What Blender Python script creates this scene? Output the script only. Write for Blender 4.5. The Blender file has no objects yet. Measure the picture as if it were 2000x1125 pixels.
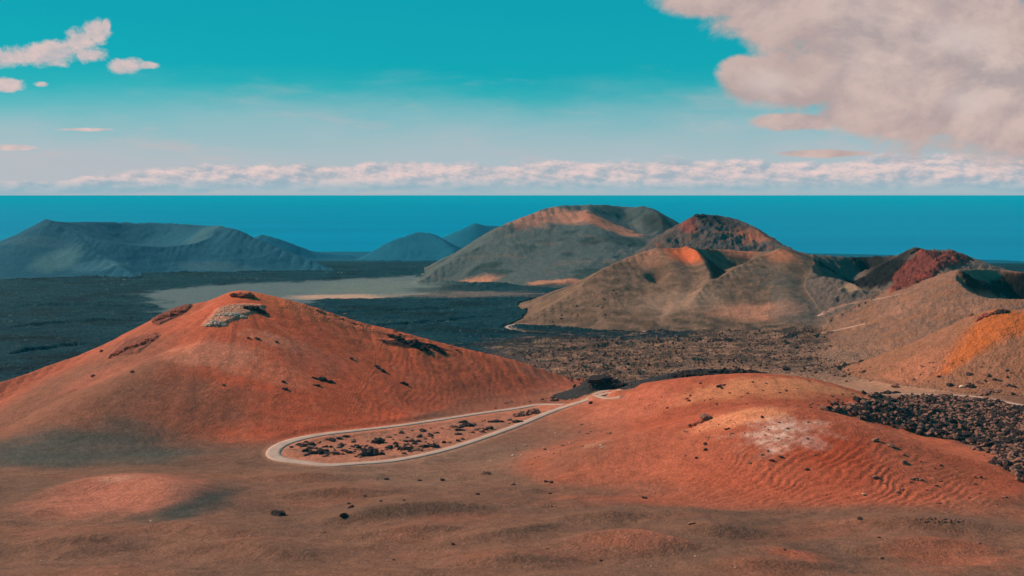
import bpy, math, random
import numpy as np

rng = np.random.RandomState(7); random.seed(7)
C = bpy.context.scene.collection
F = 2000.0                                    # focal length in photo pixels (photo is 2000 x 1125)
PITCH = math.atan(180.5 / F)
SUN_AZ = math.radians(-68)                    # measured from straight ahead, towards the left
SUN_EL = math.radians(35)
f32 = np.float32

def ray(px, py):
    """view ray of a photo pixel as (x/y, z/y)"""
    b = (562.5 - py) / F
    y = math.cos(PITCH) + b * math.sin(PITCH)
    z = b * math.cos(PITCH) - math.sin(PITCH)
    return ((px - 1000) / F) / y, z / y

def P(px, py, Y):
    u, v = ray(px, py)
    return (u * Y, Y, v * Y)

def lin(r, g, b):
    c = np.array([r, g, b], dtype=float) / 255
    return np.where(c <= .04045, c / 12.92, ((c + .055) / 1.055) ** 2.4)

# ------------------------------------------------------------------ noise
_perm = np.random.RandomState(11).permutation(4096).astype(np.int32)
_ga = np.random.RandomState(12).rand(4096) * 2 * np.pi
_gx = np.cos(_ga).astype(f32); _gy = np.sin(_ga).astype(f32)
def perlin(x, y, seed=0):
    xi = np.floor(x).astype(np.int32); yi = np.floor(y).astype(np.int32)
    fx = (x - xi).astype(f32); fy = (y - yi).astype(f32)
    def g(ix, iy, dx, dy):
        h = _perm[(_perm[(ix + seed * 131) & 4095] + iy) & 4095]
        return _gx[h] * dx + _gy[h] * dy
    u = fx * fx * fx * (fx * (fx * 6 - 15) + 10); v = fy * fy * fy * (fy * (fy * 6 - 15) + 10)
    a = g(xi, yi, fx, fy); b = g(xi + 1, yi, fx - 1, fy)
    c = g(xi, yi + 1, fx, fy - 1); d = g(xi + 1, yi + 1, fx - 1, fy - 1)
    return ((a + u * (b - a)) * (1 - v) + (c + u * (d - c)) * v) * 1.5
def fbm(x, y, o=4, seed=0, gain=.5):
    s = 0; a = 1.0; n = 0
    for i in range(o):
        s = s + a * perlin(x, y, seed + i); n += a; a *= gain; x = x * 2.03 + 17.1; y = y * 2.03 + 3.7
    return s / n
def ridged(x, y, o=4, seed=0, gain=.55):
    s = 0; a = 1.0; n = 0
    for i in range(o):
        s = s + a * (1 - 2 * np.abs(perlin(x, y, seed + i))); n += a; a *= gain; x = x * 2.03 + 9.1; y = y * 2.03 + 5.7
    return s / n
def sstep(a, b, x):
    t = np.clip((x - a) / (b - a), 0, 1); return t * t * (3 - 2 * t)
def smax(a, b, k):
    h = np.maximum(1.6 * k - np.abs(a - b), 0) / (1.6 * k); return np.maximum(a, b) + h * h * h * (1.6 * k) / 6 * 1.5

# ------------------------------------------------------------------ terrain grid (rows of constant distance, columns of constant bearing)
def steps(a, b, r):
    n = max(2, int(math.log(b / a) / r)); return np.exp(np.linspace(math.log(a), math.log(b), n, endpoint=False))
rows = np.concatenate([steps(30, 360, .013), steps(360, 1150, .0021), steps(1150, 3300, .0026), steps(3300, 9500, .006), [9500.]])
us = np.concatenate([np.linspace(-.80, -.54, 70, endpoint=False), np.linspace(-.54, .54, 1320), np.linspace(.54, .80, 71)[1:]])
NR, NC = len(rows), len(us)
Yg = np.repeat(rows[:, None], NC, 1).astype(f32)
Xg = (us[None, :] * rows[:, None]).astype(f32)
print('grid', NR, NC)

bY = [30, 60, 100, 200, 300, 380, 480, 600, 700, 900, 1100, 1300, 3000, 5000, 7600, 9500]
bZ = [-26, -36, -52, -92, -124, -141, -152, -164.5, -170, -180, -195, -199, -203, -300, -431, -437]
coast = np.interp(us, [-.8, .2, .35, .5, .8], [0, 0, 350, 1200, 1500])[None, :]
Yb = np.where(Yg > 3000, Yg + coast * sstep(3000, 5000, Yg), Yg)
Z = np.interp(Yb, bY, bZ).astype(f32)
# warp used for every crest so that no outline is a clean curve
WX = (fbm(Xg / 170, Yg / 170, 4, 3) * 16).astype(f32)
WY = (fbm(Xg / 170, Yg / 170, 4, 9) * 16).astype(f32)
wsc = np.clip(Yg / 1800, .35, 1.6)
Xw = Xg + WX * wsc; Yw = Yg + WY * wsc
# soft swell of the near ash field
near = 1 - sstep(560, 720, Yg)
nw0 = fbm(Xg / 60, Yg / 60, 3, 20)
und = fbm(Xg / 95 + 3, Yg / 42, 3, 21)
Z += near * (3.5 * und + 2.0 * ridged(Xg / 75 + .3 * nw0, Yg / 34, 2, 25)) * sstep(250, 350, Yg) * .8
Z += .35 * fbm(Xg / 30, Yg / 20, 3, 28) * (1 - sstep(2000, 4000, Yg))
Z += 10 * fbm(Xg / 700, Yg / 500, 4, 31) * sstep(2600, 4000, Yg) * (1 - sstep(6000, 7000, Yg))
OWN = np.zeros((NR, NC), np.int16)

def dense(pts, closed=False, n=4):
    p = np.array(pts, float); m = len(p); out = []
    rngi = range(m) if closed else range(m - 1)
    for i in rngi:
        if closed: a, b, c, d = p[(i - 1) % m], p[i], p[(i + 1) % m], p[(i + 2) % m]
        else: a, b, c, d = p[max(i - 1, 0)], p[i], p[i + 1], p[min(i + 2, m - 1)]
        for k in range(n):
            t = k / n
            out.append(.5 * ((2 * b) + (-a + c) * t + (2 * a - 5 * b + 4 * c - d) * t * t + (-a + 3 * b - 3 * c + d) * t ** 3))
    if not closed: out.append(p[-1])
    return np.array(out)

def window(pts, R):
    p = np.array(pts); y0, y1 = p[:, 1].min() - R, p[:, 1].max() + R
    r0, r1 = np.searchsorted(rows, [y0, y1]); r0 = max(r0 - 1, 0)
    ym = max(rows[r0], 30.)
    cu = []
    for yy in (max(y0, 30), y1):
        cu += [(p[:, 0].min() - R) / yy, (p[:, 0].max() + R) / yy]
    c0, c1 = np.searchsorted(us, [min(cu), max(cu)])
    return slice(r0, max(r1, r0 + 1)), slice(max(c0 - 1, 0), max(c1, c0 + 1))

def segs(p, closed):
    q = np.roll(p, -1, 0) if closed else p[1:]
    return list(zip(p if closed else p[:-1], q))

def inside(p, X, Y):
    ins = np.zeros(X.shape, bool)
    for a, b in segs(p, True):
        c = ((a[1] > Y) != (b[1] > Y))
        xx = (b[0] - a[0]) * (Y - a[1]) / (b[1] - a[1] + 1e-9) + a[0]
        ins ^= c & (X < xx)
    return ins

def crest_eval(p, closed, X, Y, s, L, w, tail=.05, fs=1., bs=1.):
    best = np.full(X.shape, -1e4, f32); dm = np.full(X.shape, 1e6, f32)
    for a, b in segs(p, closed):
        ex, ey = b[0] - a[0], b[1] - a[1]; l2 = ex * ex + ey * ey + 1e-6
        t = np.clip(((X - a[0]) * ex + (Y - a[1]) * ey) / l2, 0, 1)
        qx, qy = X - a[0] - t * ex, Y - a[1] - t * ey; d = np.hypot(qx, np.where(qy < 0, qy * fs, qy * bs))
        dr = np.sqrt(d * d + w * w) - w
        z = a[2] + t * (b[2] - a[2]) - (s * L * (1 - np.exp(-dr / L)) + tail * dr)
        best = np.maximum(best, z); dm = np.minimum(dm, np.hypot(qx, qy))
    return best, dm

def hill(pts, own, closed=False, s=.45, L=400, w=5, k=8, R=600, s_in=.8, floor=-1e4, w_in=3, rough=0, rs=40, gully=0, n=4, fk=6, fs=.6, bs=1.):
    p = dense([P(*q) for q in pts], closed, n)
    r, c = window(p, R)
    X, Y = Xw[r, c], Yw[r, c]; Z0 = Z[r, c]
    z, d = crest_eval(p, closed, X, Y, s, L, w, .05, fs, bs)
    if rough: z = z + rough * (ridged(X / rs, Y / rs, 4, own * 7 + 40) - .3) * sstep(-2, 18, z - Z0) * (.35 + .65 * sstep(0, 40, d))
    if gully:
        cx, cy = p[:, 0].mean(), p[:, 1].mean()
        an = np.arctan2(Y - cy, X - cx)
        z = z + gully * fbm(an * 14, d / 160, 3, own * 5 + 90) * sstep(10, 80, d) * (1 - sstep(R * .5, R * .9, d))
    z = z - 80 * sstep(.55 * R, .97 * R, d)
    new = smax(Z0, z, k)
    OWN[r, c] = np.where(z > Z0 + .02 * k, own, OWN[r, c])
    if closed:
        ins = inside(p, X, Y)
        zi, _ = crest_eval(p, True, X, Y, s_in, 1e5, w_in, 0)
        if rough: zi = zi + rough * .8 * (ridged(X / rs * 1.5, Y / rs * 1.5, 4, own * 7 + 60) - .3) * sstep(2, 25, d)
        zi = smax(zi, np.full_like(zi, floor), fk)
        new = np.where(ins, zi, new)
        OWN[r, c] = np.where(ins, own, OWN[r, c])
    Z[r, c] = new
    return p

def dent(px, py, Y0, rx, ry, dz, nx=2):
    x, y, _ = P(px, py, Y0)
    q = ((Xw - x) / rx) ** 2 + ((Yw - y) / ry) ** 2
    Z[:] = Z + dz * np.exp(-q * nx)

OWNERS = {0: ('ground', 'open ash and lava plain between the volcanic hills', 'ground')}
def reg(i, name, label, cat='hill'): OWNERS[i] = (name, label, cat)

_ys = np.linspace(300, 3000, 5400); _bs = np.interp(_ys, bY, bZ)
def on_base(px, py, h):
    u, v = ray(px, py); k = int(np.argmax(v * _ys - _bs - h <= 0))
    return float(_ys[k])
def rel(pts, h):
    n = len(pts); return [(a, b, on_base(a, b, h * (.12 + .88 * math.sin(math.pi * (i + .5) / n)))) for i, (a, b) in enumerate(pts)]
# far things first
reg(1, 'hill', 'small faint blue hill peeking over the right shoulder of the wide left volcano')
hill([(515, 458, 4300), (560, 474, 4300), (612, 491, 4350), (680, 497, 4400)], 1, s=.5, L=600, w=14, k=10)
reg(2, 'hill', 'pointed blue cone with a dark right face left of the large central mountain')
hill([(770, 470, 3850), (800, 459, 3880), (822, 453, 3900), (850, 459, 3850), (872, 474, 3750), (880, 490, 3650)], 2, s=.55, L=600, w=8, k=12, rough=4, rs=120)
reg(3, 'hill', 'farthest pale blue hill with a flat right top behind the pointed blue cone')
hill([(925, 436, 4700), (950, 440, 4720), (985, 442, 4750), (1040, 448, 4800)], 3, s=.5, L=700, w=12, k=12)
reg(4, 'volcano', 'wide grey blue volcano with an open crater at the far left', 'volcano')
hill([(98, 430, 2900), (128, 434, 3050), (180, 433, 3250), (260, 434, 3330), (340, 436, 3330), (405, 441, 3220), (428, 444, 3080), (412, 462, 2960), (385, 474, 2880),
      (330, 481, 2830), (280, 479, 2800), (235, 474, 2780), (190, 466, 2790), (150, 455, 2820)], 4, True, s=.56, L=420, fs=.62, w=2.5, k=6, s_in=.42, floor=-152, rough=2.5, rs=60, gully=.8)
hill([(412, 443, 3150), (455, 447, 3020), (500, 466, 2950), (560, 491, 2860), (640, 525, 2730), (690, 543, 2650)], 4, s=.52, L=700, w=8, k=9, rough=3, rs=70)
hill([(98, 430, 2900), (132, 452, 2830), (170, 478, 2740), (210, 507, 2640), (262, 540, 2500)], 4, s=.5, L=450, w=6, fs=.62, k=9, rough=2, rs=50)
# central mountain
reg(5, 'volcano', 'largest grey mountain in the centre with an orange streaked crest and summit crater', 'volcano')
hill([(1150, 402, 2960), (1180, 401, 3040), (1215, 404, 3080), (1252, 406, 3040), (1275, 418, 2960), (1296, 440, 2840), (1280, 456, 2740), (1245, 461, 2700), (1205, 455, 2700),
      (1178, 440, 2740), (1150, 424, 2800), (1145, 410, 2870)], 5, True, s=.55, L=800, fs=.55, w=3, k=9, R=900, s_in=.5, floor=-122, rough=3, rs=110, gully=1)
hill([(820, 548, 2350), (880, 513, 2480), (940, 477, 2600), (985, 442, 2720), (1050, 414, 2820), (1105, 402, 2890), (1150, 402, 2960)], 5, s=.58, L=800, fs=.5, w=4, k=9, R=800, rough=4, rs=90, gully=1)
hill([(1252, 406, 3040), (1290, 425, 3000), (1325, 449, 2920), (1360, 470, 2850)], 5, s=.55, L=700, w=8, k=10, rough=4, rs=80)
hill([(1150, 424, 2800), (1130, 470, 2620), (1110, 520, 2440), (1090, 560, 2300)], 5, s=.42, L=600, w=26, k=14, rough=6, rs=80)
hill([(1245, 461, 2700), (1240, 500, 2520), (1200, 540, 2340)], 5, s=.42, L=600, w=26, k=14, rough=6, rs=80)
reg(6, 'volcano', 'reddish peak with a craggy dark top to the right of the central mountain', 'volcano')
hill([(1300, 462, 2500), (1325, 449, 2560), (1345, 430, 2600), (1362, 421, 2620), (1385, 421, 2630), (1430, 428, 2630), (1460, 441, 2580), (1500, 466, 2480), (1540, 486, 2380), (1575, 498, 2280), (1625, 510, 2200)],
     6, s=.6, L=600, fs=.6, w=3, k=6, rough=9, rs=34, gully=3)
# twin cones
reg(7, 'volcano', 'brown cone with an orange rim and dark open crater in front of the central mountain', 'volcano')
hill([(1010, 632, 1560), (1045, 612, 1590), (1110, 577, 1640), (1180, 527, 1710), (1230, 501, 1770), (1280, 488, 1820), (1345, 483, 1860)], 7, s=.58, L=600, fs=.6, w=3, k=6, rough=2.5, rs=40, gully=.7)
hill([(1345, 482, 1860), (1372, 486, 1925), (1400, 487, 1975), (1480, 491, 1980), (1525, 491, 1880), (1502, 497, 1790), (1480, 504, 1745), (1440, 525, 1690), (1397, 548, 1640), (1376, 515, 1730), (1362, 493, 1800)],
     7, True, s=.55, L=600, fs=.6, w=2, k=5, s_in=.85, floor=-170, rough=2, rs=30)
hill([(1280, 488, 1820), (1310, 515, 1740), (1330, 560, 1640), (1320, 610, 1540)], 7, s=.5, L=500, fs=.7, w=16, k=8, rough=2, rs=30)
reg(8, 'volcano', 'brown grey peak with an orange tip between two dark craters', 'volcano')
hill([(1360, 580, 1570), (1397, 548, 1640), (1440, 525, 1690), (1480, 503, 1745), (1520, 487, 1800), (1560, 495, 1815), (1588, 503, 1850)], 8, s=.55, L=600, fs=.6, w=2.5, k=5, rough=2.2, rs=40, gully=.7)
hill([(1520, 487, 1800), (1530, 530, 1690), (1545, 580, 1560)], 8, s=.45, L=500, fs=.7, w=14, k=8, rough=2, rs=30)
reg(9, 'volcano', 'rugged red walled crater with a dark hollow at right of the brown grey peak', 'volcano')
hill([(1588, 501, 1850), (1630, 502, 1920), (1680, 504, 1970), (1740, 500, 1940), (1765, 496, 1890), (1790, 488, 1850), (1835, 520, 1700), (1790, 550, 1620), (1740, 573, 1570), (1692, 570, 1560), (1655, 552, 1590), (1607, 540, 1640), (1586, 528, 1720)],
     9, True, s=.5, L=500, w=4, k=6, s_in=.75, floor=-178, rough=6, rs=28)
hill([(1790, 487, 1850), (1830, 490, 1860), (1862, 491, 1860), (1900, 505, 1830), (1945, 523, 1800), (2010, 545, 1760)], 9, s=.55, L=500, w=5, k=6, rough=7, rs=26)
hill([(1862, 492, 1860), (1835, 520, 1700), (1790, 550, 1620)], 9, s=.6, L=250, w=5, k=5, rough=11, rs=26)
reg(10, 'volcano', 'broad brown cone at the right edge with a black crater mouth', 'volcano')
hill([(1870, 530, 1500), (1866, 545, 1470), (1880, 562, 1440), (1910, 581, 1400), (1960, 584, 1380), (2030, 583, 1380), (2120, 560, 1420), (2170, 540, 1550), (2090, 533, 1650), (2000, 532, 1680), (1950, 527, 1700), (1905, 526, 1650), (1880, 527, 1580)],
     10, True, s=.36, L=700, fs=.72, w=3, k=8, R=800, s_in=.95, floor=-182, rough=2.5, rs=30, gully=1.5)
reg(11, 'hill', 'orange ochre slope on the right edge below the black crater mouth')
hill([(1925, 612, 1060), (1950, 604, 1050), (1990, 606, 1040), (2060, 596, 1030), (2200, 575, 1020), (2500, 560, 1000)], 11, s=.55, L=500, fs=.7, w=8, k=9, rough=1.8, rs=24)
# red hill
reg(12, 'hill', 'large rust red hill with a rocky summit at left of the road loop')
hill([(-500, 905, 700), (-200, 800, 780), (0, 748, 850), (100, 715, 890), (210, 679, 920), (290, 641, 935), (345, 604, 950), (372, 597, 950), (415, 597, 950), (445, 582, 950), (470, 574, 950), (540, 579, 955), (620, 601, 960), (700, 627, 965),
      (800, 652, 970), (900, 678, 980), (1000, 703, 990), (1080, 728, 995), (1135, 748, 985), (1150, 764, 950)], 12, s=.58, L=800, fs=.62, w=5, k=8, rough=1.2, rs=60, gully=0, n=3)
hill([(470, 574, 950), (430, 640, 870), (340, 690, 810), (250, 740, 765)], 12, s=.45, L=500, fs=.7, w=22, k=7)
# right foreground hill
reg(13, 'hill', 'red foreground hill with a pale whitish patch near its top at right')
hill([(1225, 768, 800), (1300, 746, 790), (1400, 734, 775), (1500, 731, 765), (1600, 746, 760), (1700, 780, 752), (1790, 800, 745)], 13, s=.36, L=500, fs=.75, w=14, k=8)
hill([(1060, 905, 600), (1130, 880, 602), (1210, 858, 600), (1300, 838, 603), (1400, 812, 605), (1450, 797, 604), (1500, 791, 600), (1560, 797, 594), (1620, 808, 588), (1700, 838, 575), (1800, 871, 565), (1900, 902, 555), (2000, 938, 548), (2120, 975, 540), (2300, 1010, 520)],
     13, s=.36, L=500, fs=.72, w=12, k=7, R=330)
reg(14, 'hill', 'low mound with a pale stony top and dark ash right side at lower left')
hill(rel([(110, 955), (175, 938), (240, 929), (300, 936), (360, 958), (430, 990)], 8.5), 14, s=.30, L=90, w=9, k=4, R=130, fs=1.1)
reg(15, 'hill', 'low rounded dune with a reddish crest at the bottom right of centre')
hill(rel([(1110, 1062), (1180, 1043), (1245, 1037), (1315, 1050), (1390, 1070)], 9), 15, s=.42, L=60, w=4, k=3, R=100, fs=1.1)
reg(16, 'hill', 'small orange lit dune bump near the bottom right')
hill(rel([(1440, 1084), (1510, 1072), (1560, 1077), (1620, 1092)], 5.5), 16, s=.5, L=30, w=3, k=2, R=60, fs=1.1)
# small wind banks of the near field
for h_, q in ((3.5, [(290, 1026), (370, 1018), (450, 1032), (510, 1046)]), (3, [(380, 1066), (470, 1055), (560, 1070), (620, 1086)]), (4.5, [(660, 1010), (760, 985), (860, 978), (960, 988)]), (3, [(720, 1040), (830, 1026), (960, 1034)]),
          (3, [(880, 1060), (960, 1040), (1040, 1028), (1090, 1024)]), (3, [(1120, 1010), (1200, 1002), (1280, 1012)]), (4, [(1330, 1030), (1400, 1024), (1480, 1036)]), (4, [(1640, 1020), (1750, 1011), (1850, 1014), (1980, 1032)]), (3, [(1700, 1066), (1800, 1050), (1920, 1064)]),
          (3, [(60, 1060), (150, 1048), (230, 1056)]), (2.5, [(560, 960), (660, 950), (760, 956)]), (2.5, [(500, 930), (600, 922), (720, 928)]), (3, [(1400, 1100), (1500, 1092), (1620, 1100)]), (3, [(900, 1100), (1000, 1086), (1100, 1092)])):
    hill(rel(q, h_ * 1.8), 0, s=.36, L=34, w=2.5, k=2.4, R=80, fs=1.2, bs=.8)
for h_, q in ((6, [(1085, 686), (1180, 676), (1290, 668), (1365, 664)]), (4, [(1075, 701), (1150, 697)]), (4, [(1300, 708), (1380, 701), (1450, 697)]), (4, [(1010, 669), (1100, 664), (1180, 661)]), (4, [(1200, 714), (1330, 705)]), (4, [(960, 692), (1060, 701)]),
          (5, [(1380, 670), (1420, 667)]), (4, [(1490, 676), (1560, 672)]), (4, [(1120, 724), (1240, 718), (1320, 722)]), (5, [(700, 640), (820, 628), (960, 618)]), (5, [(640, 612), (760, 604), (900, 600)]), (5, [(20, 690), (90, 676), (160, 672)]), (5, [(10, 640), (120, 628), (260, 622)]), (5, [(0, 600), (150, 594), (300, 600)]), (5, [(1380, 650), (1500, 642), (1600, 636)])):
    hill(rel(q, h_), 0, s=1.0, L=9, w=1, k=1.5, R=40, fs=1.2, bs=.5, rough=3, rs=16)
reg(17, 'hill', 'dark lava knoll standing behind the end of the road')
hill([(1145, 742, 900), (1165, 733, 900), (1195, 741, 895), (1215, 752, 890)], 17, s=.9, L=30, w=2, k=2, R=60, rough=2.5, rs=10)
reg(18, 'hill', 'dark grey green bank rising between the road end and the red foreground hill')
hill([(1225, 757, 870), (1290, 735, 875), (1350, 724, 880), (1420, 722, 880), (1485, 727, 875)], 18, s=.4, L=60, w=3, k=3, R=90, rough=2.5, rs=14)
dent(1278, 532, 1690, 20, 26, -17)
dent(1605, 534, 1640, 12, 12, -6)
# line of small spatter hollows on the cone flank
GEO = {}

def column(u):
    i = np.searchsorted(us, u) - 1; i = min(max(i, 0), NC - 2); t = (u - us[i]) / (us[i + 1] - us[i])
    return i, t
def hit(px, py):
    u, v = ray(px, py); i, t = column(u)
    zc = Z[:, i] * (1 - t) + Z[:, i + 1] * t
    T = zc / rows - v
    k = np.argmax(T >= 0)
    if T[k] < 0: return None
    if k == 0: k = 1
    s = -T[k - 1] / (T[k] - T[k - 1] + 1e-12)
    Yh = rows[k - 1] + s * (rows[k] - rows[k - 1])
    return np.array([u * Yh, Yh, zc[k - 1] + s * (zc[k] - zc[k - 1])])
def zat(x, y):
    i, t = column(x / y); k = np.searchsorted(rows, y) - 1; s = (y - rows[k]) / (rows[k + 1] - rows[k])
    return float((Z[k, i] * (1 - t) + Z[k, i + 1] * t) * (1 - s) + (Z[k + 1, i] * (1 - t) + Z[k + 1, i + 1] * t) * s)

# ------------------------------------------------------------------ roads: pick the line on the land, level the land under it
def smooth_line(p, it, closed=False):
    for _ in range(it):
        q = p.copy(); q[1:-1] = .25 * p[:-2] + .5 * p[1:-1] + .25 * p[2:]; p = q
    return p
def resample(p, step):
    d = np.r_[0, np.cumsum(np.hypot(np.diff(p[:, 0]), np.diff(p[:, 1])))]
    n = max(3, int(d[-1] / step)); t = np.linspace(0, d[-1], n)
    return np.stack([np.interp(t, d, p[:, k]) for k in range(p.shape[1])], 1)
def road_line(px, zs=30, step=3.0, yhint=None):
    h = [hit(a, b) for a, b in px]
    if yhint: h = [q for q in h if q is not None and yhint[0] < q[1] < yhint[1]]
    p = dense(np.array(h), False, 5)
    p = resample(p, step); p = smooth_line(p, 3)
    z = smooth_line(np.c_[p[:, :2], p[:, 2]], zs)[:, 2]
    p[:, 2] = z
    return p
def carve(p, half, soft):
    r, c = window(p, half + soft)
    X, Y = Xg[r, c], Yg[r, c]
    dm = np.full(X.shape, 1e6, f32); zz = np.zeros(X.shape, f32)
    for a, b in segs(p, False):
        ex, ey = b[0] - a[0], b[1] - a[1]; l2 = ex * ex + ey * ey + 1e-6
        t = np.clip(((X - a[0]) * ex + (Y - a[1]) * ey) / l2, 0, 1)
        d = np.hypot(X - a[0] - t * ex, Y - a[1] - t * ey); m = d < dm
        dm = np.where(m, d, dm); zz = np.where(m, a[2] + t * (b[2] - a[2]), zz)
    m = 1 - sstep(half, half + soft, dm)
    Z[r, c] = Z[r, c] * (1 - m) + (zz - .25) * m
    ROADM[r, c] = np.maximum(ROADM[r, c], 1 - sstep(half, half + 4, dm))
ROADM = np.zeros((NR, NC), f32)
loop_px = [(1219, 760), (1195, 763), (1165, 771), (1125, 785), (1060, 792), (1000, 799), (920, 810), (850, 821), (780, 831), (700, 840), (640, 846), (590, 855), (552, 868), (533, 882), (543, 895),
           (585, 903), (640, 906), (700, 905), (760, 900), (820, 890), (880, 875), (940, 856), (1000, 835), (1060, 812), (1105, 796), (1140, 783), (1180, 769), (1222, 759.5)]
main_road = road_line(loop_px, zs=60)
carve(main_road, 5.5, 10)
turn = road_line([(1165, 772), (1185, 778), (1198, 779), (1212, 775)], zs=20)
carve(turn, 4, 5)
far1 = road_line([(1275, 646), (1180, 652), (1100, 652), (1040, 650), (1005, 645), (990, 639), (1000, 634), (1022, 632)], yhint=(1300, 1750))
carve(far1, 5, 10)
far2 = road_line([(1598, 617), (1630, 603), (1670, 592), (1715, 584), (1760, 574)], yhint=(1000, 1700)); carve(far2, 4, 8)
far3 = road_line([(1538, 667), (1560, 657), (1600, 652), (1650, 641), (1690, 632)], yhint=(900, 1500)); carve(far3, 4, 8)
far4 = road_line([(1738, 769), (1790, 770), (1850, 771), (1910, 774), (1950, 782), (2000, 792), (2060, 806)], yhint=(700, 1000)); carve(far4, 3.2, 6)

# ------------------------------------------------------------------ colour and roughness of the ground
COL = np.zeros((NR, NC, 3), f32); ROCK = np.zeros((NR, NC), f32); RIP = np.zeros((NR, NC), f32); PH = np.zeros((NR, NC), f32)
def A(r, g, b, k=1.45): return (lin(r, g, b) * k).astype(f32)
n1 = fbm(Xg / 120, Yg / 120, 5, 61); n2 = fbm(Xg / 26, Yg / 26, 4, 67); n3 = ridged(Xg / 45, Yg / 30, 4, 71)
nw = fbm(Xg / 60, Yg / 60, 5, 77); nw2 = fbm(Xg / 60 + 40, Yg / 60, 5, 79)
def mixc(m, c): COL[:] = COL * (1 - m[..., None]) + np.asarray(c, f32) * m[..., None]
def blob(px, py, rx, ry, warp=.45, soft=.45, only=None, rot=0):
    h = hit(px, py); out = np.zeros_like(Z)
    if h is None: print('no hit', px, py); return out
    c = hit(px, py - ry); d = hit(px, py + ry)
    Rx = rx / F * h[1]
    cand = sorted(abs(q[1] - h[1]) for q in (c, d) if q is not None)
    Ry = max(min(cand[-1], 2.2 * cand[0]) if cand else Rx, ry / F * h[1])
    r, c = window([h], max(Rx, Ry) * (1.1 + soft + warp))
    X, Y = Xg[r, c], Yg[r, c]
    dx, dy = X - h[0], Y - h[1]
    if rot:
        cr, sr = math.cos(rot), math.sin(rot); dx, dy = dx * cr + dy * sr, -dx * sr + dy * cr
    q = np.hypot(dx / Rx, dy / Ry) + warp * (fbm(X / (.5 * Rx + 3), Y / (.5 * Ry + 3), 5, int(px) % 97))
    out[r, c] = 1 - sstep(1 - soft, 1 + soft, q)
    if only is not None: out *= np.isin(OWN, only)
    return out
def poly(pxs, soft=12, warp=10, only=None, yr=None):
    h = [hit(a, b) for a, b in pxs]
    h = [q for q in h if q is not None]
    p = np.array(h); r, c = window(p, soft + warp * 2)
    sc = warp / .5
    X = Xg[r, c] + warp * nw[r, c] * 1.6; Y = Yg[r, c] + warp * nw2[r, c] * 1.6
    d = np.full(X.shape, 1e6, f32)
    for a, b in segs(p, True):
        ex, ey = b[0] - a[0], b[1] - a[1]; l2 = ex * ex + ey * ey + 1e-6
        t = np.clip(((X - a[0]) * ex + (Y - a[1]) * ey) / l2, 0, 1)
        d = np.minimum(d, np.hypot(X - a[0] - t * ex, Y - a[1] - t * ey))
    sd = np.where(inside(p, X, Y), d, -d)
    m = np.zeros_like(Z); m[r, c] = sstep(-soft, soft, sd)
    if only is not None: m = m * np.isin(OWN, only)
    return m, p

own = lambda *k: np.isin(OWN, k).astype(f32)
def boxf(m, n, ax):
    p = np.pad(m.astype(np.float64), [(n + 1, n) if i == ax else (0, 0) for i in range(2)], mode='edge'); c = np.cumsum(p, ax)
    return ((c[2 * n + 1:] - c[:-2 * n - 1]) if ax == 0 else (c[:, 2 * n + 1:] - c[:, :-2 * n - 1])) / (2 * n + 1)
def blurown(m, n=12, rag=.5):
    for _ in range(2): m = boxf(boxf(m, n // 2, 0), n, 1)
    return sstep(.05, .95, m + rag * nw * 4 * m * (1 - m)).astype(f32)
mixc(np.ones_like(Z), A(124, 85, 68, 1.12))                                  # brown ash of the near field
mixc(sstep(-.15, .35, n1) * .55 * near, A(102, 76, 62, 1.1))
mixc(sstep(.0, .4, n2) * .25 * near, A(134, 90, 71, 1.2))
# far plain
mixc(sstep(1000, 1060, Yg) * own(0), np.array([.003, .034, .052]))               # black lava
lv = fbm(Xg / 150, Yg / 110, 5, 191); mixc(sstep(1000, 1060, Yg) * own(0) * sstep(.0, .3, lv) * .8, np.array([.003, .012, .018])); mixc(sstep(1000, 1060, Yg) * own(0) * sstep(.1, .4, -lv) * .5, np.array([.018, .06, .07]))
LAVA = sstep(1000, 1060, Yg) * own(0) * (1 - sstep(3300, 3600, Yg))
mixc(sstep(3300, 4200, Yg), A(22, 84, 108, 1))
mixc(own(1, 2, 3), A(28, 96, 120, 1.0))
# brown lava in the middle and right
brown = sstep(-.05, .08, Xg / Yg + .05 * nw) * (1 - sstep(1340, 1400, Yg + 40 * nw - 900 * np.clip(Xg / Yg - .12, 0, 1))) * own(0, 10) * sstep(880, 960, Yg)
mixc(brown * .85, A(150, 108, 86, 1.45)); 
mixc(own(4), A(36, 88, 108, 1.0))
mixc(own(5), A(86, 92, 90, 1.12)); mixc(own(5) * sstep(.05, .35, n1), A(62, 76, 76, .9)); mixc(own(5) * sstep(.1, .5, fbm(Xg / 90 + Yg / 160, Yg / 60, 5, 165)) * .4, A(128, 104, 88, 1.1))
mixc(own(6), A(96, 80, 72, 1.0)); mixc(own(6) * sstep(.05, .4, n2) * .6, A(130, 74, 58, 1.1)); mixc(own(6) * sstep(.3, .6, n3) * .6, A(70, 66, 68))
mixc(own(7, 8), A(108, 82, 66, 1.05)); mixc(own(7, 8) * sstep(0, .4, n1) * .6, A(72, 66, 58, 1.0)); mixc(own(7, 8) * sstep(.3, .7, n3) * .3, A(150, 112, 92))
mixc(own(9), A(100, 84, 76, 1.2))
mixc(blurown(own(10)), A(142, 96, 73, 1.25)); mixc(own(10) * sstep(.1, .6, n3) * .45, A(112, 88, 78, 1.3)); mixc(own(10) * sstep(.1, .4, n1) * .5, A(152, 104, 82))
mixc(own(11), A(146, 96, 72, 1.15))
O12 = blurown(own(12), 22); mixc(O12, A(172, 76, 49, 1.6)); mixc(own(12) * sstep(0, .45, n1) * .5, A(156, 70, 46)); mixc(own(12) * sstep(.1, .5, n2) * .25, A(178, 94, 66, 1.3))
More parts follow.
